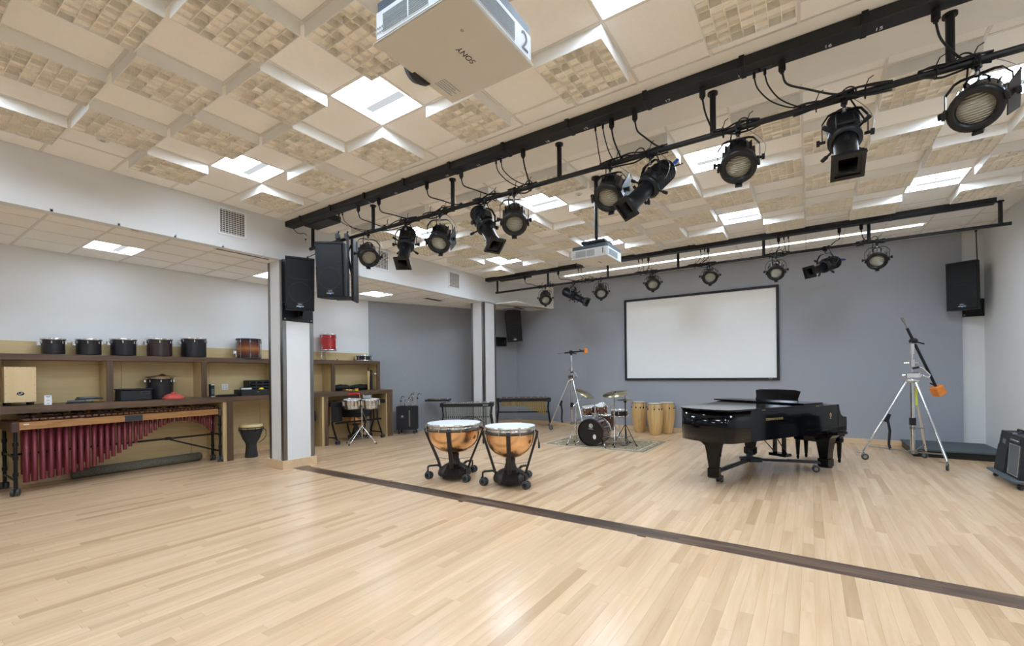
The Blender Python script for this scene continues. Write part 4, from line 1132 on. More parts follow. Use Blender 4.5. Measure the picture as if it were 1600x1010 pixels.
place(MB().lathe([(0.0005, 0.02), (0.275, 0.02)], 36, cap=False), 'batter_head', 'drum_head', t, Mb)
def on_head(mb, name, m, x, z_): 
    o = mb.build(name, m, hd); o.matrix_local = Matrix.Translation((x, z_, 0.457)); return o
on_head(MB().lathe([(0.0005, 0), (0.05, 0)], 24, Matrix.Diagonal((0.72, 1, 1, 1)), cap=False), 'vent_hole_light', 'drum_head', 0.09, -0.09)
on_head(MB().lathe([(0.034, 0), (0.044, 0)], 28, cap=False), 'logo_ring', 'drum_head', 0.01, 0.135)
for k in range(3): on_head(MB().box(-0.004, 0.004, -0.038, 0.038, 0, 0.0005, M=Matrix.Rotation(PI * k / 3, 4, 'Z')), 'logo_fork', 'drum_head', 0.01, 0.135)
text_obj('logo_word', 'YAMAHA', 0.026, 'drum_head', hd, Matrix.Translation((0.01, 0.07, 0.4575)))
for k in range(8):
    a = 2 * PI * (k + 0.5) / 8
    o = obj('tension_lug', lug_mesh(0.3, 0.016), 'chrome', t); o.matrix_local = Mb @ Matrix.Rotation(a, 4, 'Z') @ Matrix.Translation((0.272, 0, 0.07))
for sx in (-1, 1):
    MB().tube([(sx * 0.2, -0.12, 0.16), (sx * 0.3, -0.2, 0.06), (sx * 0.34, -0.25, 0.01)], 0.011, 8).build('spur', 'chrome', t)
    MB().sphere((sx * 0.34, -0.25, 0.013), 0.016, 8).build('spur_tip', 'rubber', t)
MB().cyl((0, 0.03, 0.57), (0, 0.03, 0.74), 0.016, n=10).build('tom_post', 'chrome', t)
for (x, y, z_, r, tl) in ((-0.16, 0.08, 0.63, 0.13, 14), (0.13, 0.1, 0.67, 0.118, 16)):
    tm = bpy.data.objects.new('rack_tom', None); COL.objects.link(tm); tm.parent = t
    tm.matrix_local = Matrix.Translation((x, y, z_)) @ Matrix.Rotation(R(tl), 4, 'X')
    drum_parts(tm, r, 0.0, 0.19, 'kit_brown', 6, lug_h=0.035, top_only=False)
    MB().cyl((-x * 0.85, -0.05, 0.03), (-x * 0.4, -0.02, 0.1), 0.012, n=8).build('tom_arm', 'chrome', tm)
# floor tom
t = thing('floor_tom', 'brown floor tom standing behind the bass drum', 'drum', (-3.98, 9.62, RZ), 0)
drum_parts(t, 0.19, 0.2, 0.56, 'kit_brown', 6, lug_h=0.04, top_only=False)
for k in range(3):
    a = R(30 + 120 * k); MB().cyl((0.207 * math.cos(a), 0.207 * math.sin(a), 0.0), (0.207 * math.cos(a), 0.207 * math.sin(a), 0.45), 0.007, n=6).build('leg', 'chrome', t)
def tripod(t, zt, rad, r=0.008, rot=0.0, zc=None, m='chrome'):
    zc = zc or rad * 1.1
    for k in range(3):
        a = rot + 2 * PI * k / 3
        x, y = rad * math.cos(a), rad * math.sin(a)
        MB().cyl((0.015 * math.cos(a), 0.015 * math.sin(a), zc), (x, y, 0.014), r, n=8).build('tripod_leg', m, t)
        MB().cyl((0, 0, zc * 0.35), (x * 0.55, y * 0.55, zc * 0.5), r * 0.6, n=6).build('leg_strut', m, t)
        MB().cyl((x * 0.93, y * 0.93, 0.03), (x * 1.05, y * 1.05, 0.004), 0.014, n=8).build('rubber_foot', 'rubber', t)
def cymbal_disc(t, M, r, m='bronze', name='cymbal_disc'):
    o = MB().lathe([(0.006, r * 0.15), (r * 0.09, r * 0.14), (r * 0.16, r * 0.075), (r * 0.2, r * 0.06), (r, 0.0), (r, -0.003), (r * 0.2, r * 0.052), (0.006, r * 0.14)], 40, cap=False).build(name, m, t)
    o.matrix_local = M; return o
mat('cymbal_metal', (158, 150, 122), 0.3, metal=1.0, var=0.16, scale=6)
# snare on stand
t = thing('snare_drum', 'dark snare drum on a chrome stand between bass drum and hi-hat', 'drum', (-3.5, 9.2, RZ), 0)
drum_parts(t, 0.178, 0.58, 0.72, 'drum_black', 8, lug_h=0.06)
MB().cyl((0, 0, 0.15), (0, 0, 0.54), 0.012, n=10).build('stand_tube', 'chrome', t)
for k in range(3):
    a = R(20 + 120 * k); MB().tube([(0, 0, 0.52), (0.1 * math.cos(a), 0.1 * math.sin(a), 0.55), (0.185 * math.cos(a), 0.185 * math.sin(a), 0.57), (0.2 * math.cos(a), 0.2 * math.sin(a), 0.6)], 0.008, 6).build('basket_arm', 'chrome', t)
tripod(t, 0.5, 0.22, rot=0.4)
# hi-hat
t = thing('hi_hat', 'hi-hat cymbal pair on a dark tripod stand at the right of the kit', 'cymbal', (-3.29, 9.0, RZ), 0)
MB().cyl((0, 0, 0.08), (0, 0, 0.9), 0.012, n=10).cyl((0, 0, 0.9), (0, 0, 1.12), 0.005, n=8).build('stand_tube', 'black_metal', t)
tripod(t, 0.5, 0.28, rot=-0.3, zc=0.42, m='black_metal')
cymbal_disc(t, Matrix.Translation((0, 0, 0.955)), 0.175, 'cymbal_metal'); cymbal_disc(t, Matrix.Translation((0, 0, 0.945)) @ Matrix.Rotation(PI, 4, 'X'), 0.175, 'cymbal_metal')
MB().cyl((0, 0, 0.9), (0, 0, 0.93), 0.03, n=12).build('seat_cup', 'rubber', t)
MB().box(-0.04, 0.04, -0.16, 0.12, 0.005, 0.02, 0.004).build('foot_pedal', 'steel', t)
# ride cymbal
t = thing('ride_cymbal', 'large bronze ride cymbal on a chrome boom stand above the snare', 'cymbal', (-3.47, 8.83, RZ), 0)
MB().cyl((0, 0, 0.1), (0, 0, 1.0), 0.012, n=10).cyl((0, 0, 0.66), (0, 0, 0.72), 0.02, n=10).build('stand_tube', 'chrome', t)
tripod(t, 0.5, 0.3, rot=0.9, zc=0.4)
MB().cyl((0.0, 0, 0.98), (0.02, 0.04, 1.12), 0.009, n=8).build('tilter', 'chrome', t)
M = Matrix.Translation((0.02, 0.04, 1.08)) @ Matrix.Rotation(R(14), 4, 'X') @ Matrix.Rotation(R(-3), 4, 'Y')
cymbal_disc(t, M, 0.27, 'cymbal_metal')
MB().cyl((0.02, 0.03, 1.11), (0.02, 0.03, 1.14), 0.016, n=10).build('wing_nut', 'rubber', t)
MB().cyl((-0.1, 0.02, 0.78), (0.0, 0.0, 0.9), 0.008, n=8).build('memory_arm', 'chrome', t)
# crash cymbal left
t = thing('crash_cymbal', 'steeply tilted crash cymbal on a straight stand at the left of the kit', 'cymbal', (-4.24, 8.58, RZ), 0)
MB().cyl((0, 0, 0.1), (0, 0, 0.95), 0.012, n=10).cyl((0, 0, 0.6), (0, 0, 0.66), 0.02, n=10).cyl((0, 0, 0.32), (0, 0, 0.37), 0.02, n=10).build('stand_tube', 'chrome', t)
tripod(t, 0.5, 0.26, rot=2.2, zc=0.4)
MB().cyl((-0.04, -0.04, 0.82), (0.12, 0.2, 1.06), 0.009, n=8).build('boom_arm', 'chrome', t)
M = Matrix.Translation((0.12, 0.2, 1.08)) @ Matrix.Rotation(R(30), 4, Vector((-0.3, 1, 0))) @ Matrix.Rotation(R(10), 4, 'X')
cymbal_disc(t, M, 0.215, 'cymbal_metal')
MB().sphere((0.12, 0.2, 1.05), 0.025, 10).cyl((0.12, 0.2, 1.04), (0.2, 0.2, 0.98), 0.014, n=8).build('tilter', 'rubber', t)

# ================================================================== congas
wood('conga_wood', (226, 192, 134), (196, 156, 98), 'Z', 2.4, 0.35)
def conga(label, loc, rz):
    t = thing('conga', label, 'drum', loc, rz, 'congas by the end wall')
    prof = [(0.118, 0.0), (0.128, 0.03), (0.158, 0.2), (0.185, 0.38), (0.192, 0.5), (0.184, 0.62), (0.166, 0.72), (0.16, 0.76)]
    n = 16
    for k in range(n):
        MB().lathe(prof, 2, None, False, True, 2 * PI * k / n + 0.004, 2 * PI * (k + 1) / n - 0.004).build('stave', 'conga_wood', t)
    MB().lathe([(0.114, 0.002), (0.15, 0.2), (0.18, 0.42), (0.17, 0.66), (0.152, 0.755)], 20, cap=False).build('inner_shell', 'brown_block', t)
    MB().lathe([(0.0005, 0.782), (0.15, 0.781), (0.162, 0.772)], 28, cap=False).build('skin_head', 'drum_head', t)
    MB().torus((0, 0, 0.766), 0.168, 0.009, n=28).build('rim', 'brass', t)
    for k in range(6):
        a = 2 * PI * k / 6 + 0.2; c, s_ = math.cos(a), math.sin(a)
        MB().cyl((0.178 * c, 0.178 * s_, 0.76), (0.192 * c, 0.192 * s_, 0.65), 0.005, n=6).build('tension_rod', 'steel', t)
        MB().sphere((0.188 * c, 0.188 * s_, 0.64), 0.017, 8, (1, 1, 1.3)).build('lug_plate', 'rubber', t)
    MB().lathe([(0.0005, 0), (0.018, 0)], 16, Matrix.Rotation(R(-75), 4, 'Z') @ Matrix.Translation((0.19, 0, 0.64)) @ Matrix.Rotation(PI / 2, 4, 'Y'), cap=False).build('badge', 'rubber', t)
    MB().torus((0, 0, 0.012), 0.122, 0.006, n=24).build('foot_band', 'brass', t)
conga('pale wooden conga at the left of the three by the end wall', (-3.72, 11.2, 0), 0.2)
conga('pale wooden conga standing in front of the other two', (-3.2, 10.84, 0), 0.5)
conga('pale wooden conga at the right of the three, nearest the piano', (-3.03, 11.27, 0), 0.9)

# ================================================================== vibraphone and gold-tube marimba at the back
mat('vib_silver', (176, 184, 188), 0.3, metal=0.85, var=0.06)
mat('gold_tube', (186, 160, 84), 0.32, metal=0.7, var=0.08)
mat('vib_bar', (206, 212, 214), 0.22, metal=0.9, var=0.05)
def mallet_frame(t, ln, zt, depth, zlow, spread):
    for sx in (-1, 1):
        x = sx * (ln / 2 - 0.05)
        MB().box(x - 0.06, x + 0.06, -0.02, depth, zt - 0.11, zt - 0.01, 0.008).build('end_block', 'black_paint', t)
        for y in (0.02, depth - 0.02):
            MB().tube([(x, y, zt - 0.1), (x - sx * 0.02, y, zt - 0.32), (x + sx * spread * 0.3, y - (0.05 if y < 0.1 else -0.05), 0.1)], 0.018, 8).build('leg', 'black_metal', t)
            caster(t, x + sx * spread * 0.3, y - (0.05 if y < 0.1 else -0.05), 0.035, rz=0.4)
        MB().cyl((x - sx * 0.02, 0.02, zt - 0.32), (x - sx * 0.02, depth - 0.02, zt - 0.32), 0.016, n=8).build('end_stretcher', 'black_metal', t)
    MB().cyl((-ln / 2 + 0.06, depth / 2, zlow), (ln / 2 - 0.06, depth / 2, zlow), 0.02, n=8).build('long_stretcher', 'black_metal', t)
t = thing('vibraphone', 'vibraphone with silver bars and silver tubes before the far column', 'vibraphone', (-7.45, 8.755, 0), YAW)
mallet_frame(t, 1.36, 0.81, 0.42, 0.42, 0.1)
MB().box(-0.66, 0.66, -0.012, 0.012, 0.7, 0.775, 0.003).build('front_rail', 'black_paint', t)
MB().box(-0.66, 0.66, 0.4, 0.424, 0.7, 0.775, 0.003).build('back_rail', 'black_paint', t)
MB().box(0.42, 0.56, -0.016, -0.012, 0.73, 0.755).build('name_plate', 'vib_silver', t)
for k in range(22):
    u = k / 21; x = -0.57 + 1.14 * u
    zb = 0.2 + 0.22 * max(0, 1 - ((u - 0.55) / 0.35) ** 2)
    MB().cyl((x, 0.06, zb), (x, 0.06, 0.72), 0.017, n=10).build('resonator', 'vib_silver', t)
    hl = 0.17 - 0.05 * u
    MB().box(x - 0.022, x + 0.022, 0.12 - hl, 0.13 + hl * 0.4, 0.785, 0.8, 0.003).build('tone_bar', 'vib_bar', t)
    if k % 7 not in (2, 6): MB().box(x + 0.004, x + 0.046, 0.22, 0.22 + hl * 1.5, 0.8, 0.815, 0.003).build('tone_bar', 'vib_bar', t)
arc = [(-0.3 + 0.75 * k / 14, 0.03, 0.28 + 0.17 * math.sin(PI * k / 14)) for k in range(15)]
MB().tube(arc, 0.008, 6).build('arched_bar', 'black_metal', t)
t = thing('marimba', 'smaller marimba with gold resonator tubes right of the far column', 'marimba', (-6.83, 10.48, 0), YAW)
mallet_frame(t, 1.56, 0.85, 0.36, 0.44, 0.14)
MB().box(-0.74, 0.76, -0.012, 0.012, 0.755, 0.825, 0.003).build('front_rail', 'black_paint', t)
MB().box(-0.74, 0.76, 0.34, 0.364, 0.72, 0.815, 0.003).build('back_rail', 'black_paint', t)
for k in range(25):
    u = k / 24; x = -0.6 + 1.22 * u
    zb = 0.625 if u < 0.5 else 0.625 - 0.25 * ((u - 0.5) / 0.5) ** 0.9
    MB().cyl((x, 0.03, zb), (x, 0.03, 0.78), 0.019, n=10).build('resonator', 'gold_tube', t)
    hl = 0.11 + 0.06 * u
    MB().box(x - 0.021, x + 0.021, 0.12 - hl, 0.13 + hl * 0.4, 0.83, 0.85, 0.003).build('tone_bar', 'rosewood', t)
    if k % 7 not in (2, 6): MB().box(x + 0.004, x + 0.044, 0.2, 0.2 + hl * 1.3, 0.852, 0.872, 0.003).build('tone_bar', 'rosewood', t)

# flat trap table
t = thing('trap_table', 'flat black trap table on a thin stand left of the vibraphone', 'table', (-8.55, 8.86, 0), YAW)
MB().box(-0.33, 0.33, -0.15, 0.2, 0.815, 0.85, 0.006).build('table_top', 'black_plastic', t)
for (x0, x1, y0, y1) in ((-.33, .33, -.15, -.14), (-.33, .33, .19, .2)): MB().box(x0, x1, y0, y1, 0.85, 0.87).build('raised_edge', 'black_plastic', t)
MB().cyl((0.08, 0, 0.1), (0.08, 0, 0.815), 0.012, n=10).build('stand_tube', 'chrome', t)
for k in range(3):
    a = R(200 + 120 * k); MB().cyl((0.08, 0, 0.28), (0.08 + 0.32 * math.cos(a), 0.32 * math.sin(a), 0.012), 0.009, n=8).build('tripod_leg', 'black_metal', t)
    MB().sphere((0.08 + 0.32 * math.cos(a), 0.32 * math.sin(a), 0.018), 0.018, 8).build('rubber_foot', 'rubber', t)
for k, (x, y, ln, rz) in enumerate(((-0.1, 0.02, 0.2, 0.3), (0.12, 0.05, 0.24, -0.4))):
    q = thing('mallet_pair', ('pair of mallets lying on the left of the trap table', 'pair of mallets lying on the right of the trap table')[k], 'mallets', (-8.55 + x * cs - y * sn, 8.86 + x * sn + y * cs, 0.851), YAW + rz)
    for s_ in (-0.012, 0.012):
        MB().cyl((-ln, s_, 0.008), (ln * 0.6, s_ * 1.5, 0.01), 0.005, n=6).build('mallet_shaft', 'maple_ply', q)
        MB().sphere((ln * 0.65, s_ * 1.5, 0.014), 0.014, 8).build('mallet_head', 'drum_head', q)

# hardware cart
t = thing('hardware_cart', 'black wheeled case cart at the end of the worktop', 'cart', (-8.93, 8.1, 0), YAW)
MB().box(-0.24, 0.24, -0.15, 0.15, 0.11, 0.12).build('floor_board', 'black_plastic', t)
for (x0, x1, y0, y1) in ((-.25, .25, -.16, -.148), (-.25, .25, .148, .16), (-.25, -.238, -.148, .148), (.238, .25, -.148, .148)):
    MB().box(x0, x1, y0, y1, 0.11, 0.72, 0.003).build('case_wall', 'black_plastic', t)
MB().box(0.08, 0.11, -0.166, -0.158, 0.2, 0.62, 0.002).build('edge_strip', 'steel', t)
MB().lathe([(0.001, 0), (0.035, 0.0), (0.03, 0.008)], 16, Matrix.Translation((-0.09, -0.161, 0.46)) @ Matrix.Rotation(PI / 2, 4, 'X')).build('latch_dish', 'chrome', t)
for x in (-0.2, 0.2):
    for y in (-0.11, 0.11): caster(t, x, y, 0.04, rz=0.7, twin=False)
hw = random.Random(3)
for k in range(7):
    x = -0.19 + 0.062 * k; y = hw.uniform(-0.09, 0.09); lean = hw.uniform(-0.12, 0.16); h_ = hw.uniform(0.85, 1.08)
    wx, wy = -8.93 + x * cs - y * sn, 8.1 + x * sn + y * cs
    q = thing('folded_stand', ('short folded chrome stand at the left in the hardware cart', 'folded chrome stand second from the left in the hardware cart', 'folded chrome stand third from the left in the hardware cart', 'folded chrome stand in the middle of the hardware cart',
              'folded chrome stand right of the middle in the hardware cart', 'folded chrome stand second from the right in the hardware cart', 'folded chrome stand at the right in the hardware cart')[k], 'stand', (wx, wy, 0.122), YAW, 'folded stands in the hardware cart')
    MB().cyl((0, 0, 0), (lean, 0, h_ - 0.122), 0.011, n=8).build('folded_tube', 'chrome', q)
    MB().tube([(lean, 0, h_ - 0.13), (lean + 0.05, -0.02, h_ - 0.07), (lean + 0.1, 0.0, h_ - 0.1)], 0.009, 6).build('clamp_arm', 'chrome' if k % 2 else 'black_metal', q)
    MB().sphere((lean, 0, h_ - 0.2), 0.024, 8).build('wing_clamp', 'black_metal' if k % 3 == 0 else 'chrome', q)

# ================================================================== timbales
mat('timb_steel', (214, 214, 208), 0.18, metal=1.0, var=0.1, scale=40)
t = thing('timbales', 'pair of steel timbales on a thin chrome stand before the worktop', 'drum', (-8.53, 6.39, 0), YAW)
for sx, r in ((-1, 0.2), (1, 0.185)):
    M = Matrix.Translation((sx * 0.205, 0, 0.79)) @ Matrix.Rotation(R(4), 4, 'X')
    q = bpy.data.objects.new('timbale', None); COL.objects.link(q); q.parent = t; q.matrix_local = M
    drum_parts(q, r, 0.0, 0.215, 'timb_steel', 10, bottom=False, lug_h=0.1)
    MB().torus((0, 0, 0.06), r + 0.002, 0.005, n=28).torus((0, 0, 0.12), r + 0.002, 0.005, n=28).build('shell_bead', 'timb_steel', q)
MB().cyl((0, 0, 0.1), (0, 0, 0.82), 0.013, n=10).cyl((0, 0, 0.55), (0, 0, 0.6), 0.022, n=10).cyl((0, 0, 0.7), (0, 0, 0.75), 0.022, n=10).build('stand_tube', 'chrome', t)
MB().cyl((-0.2, 0.0, 0.83), (0.2, 0.0, 0.83), 0.012, n=8).build('cross_bar', 'chrome', t)
for k, a in enumerate((R(-118), R(-15), R(175))):
    MB().cyl((0, 0, 0.4), (0.36 * math.cos(a), 0.36 * math.sin(a), 0.012), 0.009, n=8).build('tripod_leg', 'chrome', t)
    MB().sphere((0.36 * math.cos(a), 0.36 * math.sin(a), 0.018), 0.018, 8).build('rubber_foot', 'rubber', t)
MB().tube(smooth_pts([(0.02, -0.02, 0.74), (0.14, -0.03, 0.45), (0.19, -0.04, 0.24), (0.05, -0.04, 0.1), (-0.05, -0.02, 0.16)]), 0.006, 6).build('hanging_strap', 'steel', t)
MB().cyl((-0.08, 0.02, 0.82), (-0.05, 0.02, 1.1), 0.007, n=8).build('bell_post', 'chrome', t)
q = thing('jam_block', 'red plastic jam block clamped above the timbales', 'instrument', (-8.53 + (-0.15) * cs, 6.39 + (-0.15) * sn, 1.1), YAW)
mat('block_red', (214, 52, 56), 0.35)
MB().box(-0.14, 0.11, -0.04, 0.04, 0.0, 0.05, 0.015).build('block', 'block_red', q)
MB().box(-0.1, 0.08, -0.043, -0.038, 0.02, 0.03).build('sound_slot', 'rubber', q)
q = thing('cowbell', 'pale metal cowbell clamped above the right timbale', 'instrument', (-8.53 + 0.13 * cs, 6.39 + 0.13 * sn, 1.03), YAW)
MB().add([(-0.09, -0.03, 0.0), (0.09, -0.045, -0.01), (0.09, 0.045, -0.01), (-0.09, 0.03, 0.0), (-0.09, -0.025, 0.055), (0.09, -0.04, 0.075), (0.09, 0.04, 0.075), (-0.09, 0.025, 0.055)],
         [(3, 2, 1, 0), (4, 5, 6, 7), (0, 1, 5, 4), (1, 2, 6, 5), (2, 3, 7, 6), (3, 0, 4, 7)]).build('bell_body', 'vib_bar', q)
MB().box(-0.1, -0.07, -0.012, 0.012, 0.0, 0.08, 0.003).build('clamp', 'chrome', q)

# ================================================================== things under the worktop at the right
mat('cover_black', (26, 27, 30), 0.85, var=0.15, scale=12, bump=0.1, bscale=30)
def covered_timpano(label, loc, Rr):
    t = thing('covered_kettledrum', label, 'drum', loc, 0.3, 'covered kettledrums under the worktop')
    MB().lathe([(0.0005, 0.80), (Rr * 0.9, 0.795), (Rr + 0.015, 0.77), (Rr + 0.02, 0.58), (Rr + 0.01, 0.56)], 32, cap=False).build('fabric_cover', 'cover_black', t)
    MB().lathe([(0.05, 0.33), (Rr * 0.45, 0.36), (Rr * 0.75, 0.45), (Rr * 0.92, 0.6)], 32, cap=False).build('copper_bowl', 'copper', t)
    for a in (R(-60), R(60), R(180), R(0)):
        c, s_ = math.cos(a), math.sin(a)
        MB().bar([((Rr - 0.02) * c, (Rr - 0.02) * s_, 0.6), (Rr * 0.7 * c, Rr * 0.7 * s_, 0.25), (0.15 * c, 0.15 * s_, 0.1)], 0.03, 0.022, (-s_, c, 0)).build('strut', 'timp_frame', t)
    MB().lathe([(0.19, 0.06), (0.2, 0.1), (0.1, 0.14), (0.05, 0.33)], 20).build('base_casting', 'timp_frame', t)
    for k in range(3):
        a = R(-80 + 120 * k); caster(t, 0.24 * math.cos(a), 0.24 * math.sin(a), 0.045, rz=0.5)
covered_timpano('black-covered kettledrum under the worktop behind the timbales', (-9.24, 6.75, 0), 0.31)
covered_timpano('black-covered kettledrum under the worktop just right of the near column', (-9.24, 5.33, 0), 0.31)
t = thing('xylophone', 'black-framed xylophone on crossed legs pushed under the worktop', 'xylophone', (-9.14, 6.63, 0), R(90))
MB().box(-0.74, 0.74, -0.215, -0.19, 0.86, 0.93, 0.003).build('front_rail', 'black_paint', t)
MB().box(-0.74, 0.74, 0.19, 0.215, 0.86, 0.93, 0.003).build('back_rail', 'black_paint', t)
for sx in (-1, 1):
    MB().box(sx * 0.72 - 0.03, sx * 0.72 + 0.03, -0.22, 0.22, 0.85, 0.945, 0.006).build('end_block', 'black_paint', t)
    for y in (-0.19, 0.19):
        MB().tube([(sx * 0.62, y * 0.4, 0.86), (sx * 0.62, y * 0.35, 0.45), (sx * 0.62, y * 1.25, 0.08)], 0.02, 8).build('leg', 'black_metal', t)
        caster(t, sx * 0.62, y * 1.25, 0.045, rz=0.3)
    MB().cyl((sx * 0.62, -0.22, 0.14), (sx * 0.62, 0.22, 0.14), 0.016, n=8).build('foot_stretcher', 'black_metal', t)
MB().cyl((-0.62, -0.2, 0.47), (0.62, -0.2, 0.47), 0.022, n=8).build('long_stretcher', 'black_metal', t)
for k in range(24):
    x = -0.66 + 1.32 * k / 23
    MB().box(x - 0.022, x + 0.022, -0.17, 0.0, 0.935, 0.955, 0.003).build('tone_bar', 'rosewood', t)
    if k % 7 not in (2, 6): MB().box(x + 0.006, x + 0.05, 0.02, 0.17, 0.95, 0.97, 0.003).build('tone_bar', 'rosewood', t)
MB().box(-0.71, -0.45, -0.2, -0.16, 0.5, 0.86, 0.012).build('mallet_bag', 'cover_black', t)

# ================================================================== riser and amplifiers at the right
mat('riser_carpet', (84, 92, 96), 0.95, var=0.12, scale=80, bump=0.15, bscale=200)
t = thing('stage_riser', 'low dark grey carpeted riser against the end wall', 'platform', (2.1, 10.88, 0))
MB().box(-0.6, 0.6, -0.6, 0.62, 0.11, 0.145, 0.006).build('deck', 'riser_carpet', t)
for (x0, x1, y0, y1) in ((-.58, .58, -.58, -.56), (-.58, .58, .58, .6), (-.58, -.56, -.56, .58), (.56, .58, -.56, .58)):
    MB().box(x0, x1, y0, y1, 0, 0.11).build('skirt', 'black_paint', t)
mat('tolex', (34, 37, 42), 0.7, var=0.15, scale=40, bump=0.15, bscale=250)
mat('grille_cloth', (92, 98, 100), 0.9, var=0.15, scale=120)
t = thing('amp_dolly', 'low black dolly carrying two amplifiers by the right wall', 'dolly', (2.4, 8.52, 0))
MB().box(-0.27, 0.26, -0.53, 0.5, 0.085, 0.115, 0.008).build('dolly_deck', 'riser_carpet', t)
for x in (-0.2, 0.2):
    for y in (-0.44, 0.42): caster(t, x, y, 0.03, rz=0.9, twin=False)
def amp(name, label, loc, sy, slope, grille):
    t = thing(name, label, 'amplifier', loc, 0)
    h = 0.55
    vs = [(-0.215, -sy, 0), (0.22, -sy, 0), (0.22, sy, 0), (-0.215, sy, 0), (-0.215 + slope, -sy + slope * .3, h), (0.2, -sy + slope * .3, h), (0.2, sy - slope * .3, h), (-0.215 + slope, sy - slope * .3, h)]
    MB().add(vs, [(3, 2, 1, 0), (4, 5, 6, 7), (0, 1, 5, 4), (1, 2, 6, 5), (2, 3, 7, 6), (3, 0, 4, 7)]).build('cabinet', 'tolex', t)
    d = Vector((slope, 0, h)).normalized(); M = Matrix.Translation((-0.215, 0, 0)) @ Matrix(((0, -d.z, d.x, 0), (1, 0, 0, 0), (0, d.x, d.z, 0), (0, 0, 0, 1))).to_4x4()
    M = Matrix.Translation((-0.215, 0, 0)) @ Matrix.Rotation(math.atan2(slope, h), 4, 'Y')
    if grille:
        g = MB().box(-0.008, 0.002, -sy + 0.045, sy - 0.045, 0.04, 0.42, 0.002, M).build('grille_cloth', 'grille_cloth', t)
        for (y0, y1, z0, z1) in ((-sy + .035, sy - .035, .42, .432), (-sy + .035, sy - .035, .028, .04), (-sy + .035, -sy + .047, .04, .42), (sy - .047, sy - .035, .04, .42)):
            MB().box(-0.012, 0.0, y0, y1, z0, z1, 0.002, M).build('silver_piping', 'vib_bar', t)
        MB().box(-0.01, 0.0, -sy + 0.04, sy - 0.04, 0.45, 0.52, 0.002, M).build('control_panel', 'black_plastic', t)
        for k in range(5): MB().cyl(M @ Vector((-0.01, -sy + 0.08 + 0.055 * k, 0.485)), M @ Vector((-0.03, -sy + 0.08 + 0.055 * k, 0.485)), 0.011, n=10).build('knob', 'vib_bar', t)
        MB().box(-0.014, -0.006, sy - 0.1, sy - 0.055, 0.06, 0.1, 0.001, M).build('badge', 'vib_bar', t)
    else:
        MB().box(-0.006, 0.002, -0.06, 0.05, 0.39, 0.45, 0.002, M).build('maker_badge', 'grille_cloth', t)
        MB().cyl(M @ Vector((-0.006, -0.02, 0.09)), M @ Vector((0, -0.02, 0.09)), 0.014, n=10).build('rivet', 'steel', t)
        MB().box(-0.01, 0.0, -sy + 0.02, sy - 0.02, 0.01, 0.36, 0.004, M).build('grille', 'tolex', t)
    for (x, y, z_) in ((-0.19 + slope, -sy + 0.02, h), (-0.19 + slope, sy - 0.04, h)):
        MB().box(x - 0.015, x + 0.03, y - 0.015, y + 0.03, z_ - 0.02, z_ + 0.004, 0.004).build('corner_cap', 'steel', t)
    MB().tube([(0.0, -0.1, h), (0.0, -0.09, h + 0.025), (0.0, 0.09, h + 0.025), (0.0, 0.1, h)], 0.012, 8).build('handle', 'rubber', t)
    return t
amp('wedge_amplifier', 'black wedge amplifier at the right edge, on the dolly', (2.41, 8.76, 0.115), 0.2, 0.075, False)
amp('combo_amplifier', 'black combo amplifier with silver-edged grille at the right edge', (2.42, 8.3, 0.115), 0.21, 0.04, True)
# ================================================================== lighting raceways, pipes and stage lamps
m = mat('lamp_lens', (176, 172, 154), 0.25, var=0.05, spec=0.6)
N = m.node_tree.nodes; L = m.node_tree.links
wv_ = N.new('ShaderNodeTexWave'); wv_.wave_type = 'BANDS'; wv_.bands_direction = 'X'; wv_.inputs['Scale'].default_value = 18; wv_.inputs['Distortion'].default_value = 1.5
tcn = N.new('ShaderNodeTexCoord'); L.new(tcn.outputs['Object'], wv_.inputs['Vector'])
bpn = N.new('ShaderNodeBump'); bpn.inputs['Strength'].default_value = 0.8; bpn.inputs['Distance'].default_value = 0.02
L.new(wv_.outputs['Fac'], bpn.inputs['Height']); L.new(bpn.outputs[0], N['Principled BSDF'].inputs['Normal'])
mat('lamp_black', (13, 15, 17), 0.42, metal=0.15, var=0.2, scale=14)
mat('cable_black', (16, 16, 18), 0.55, var=0.05)
mat('blue_plug', (36, 84, 190), 0.45)
mat('inside_black', (6, 6, 7), 0.9)
PIPE = {'near': (4.41, 3.738, -7.22, 2.6), 'far': (9.75, 3.762, -7.2, 2.6)}
STEMS = [-7.15, -5.56, -3.95, -2.35, -0.735, 0.88]
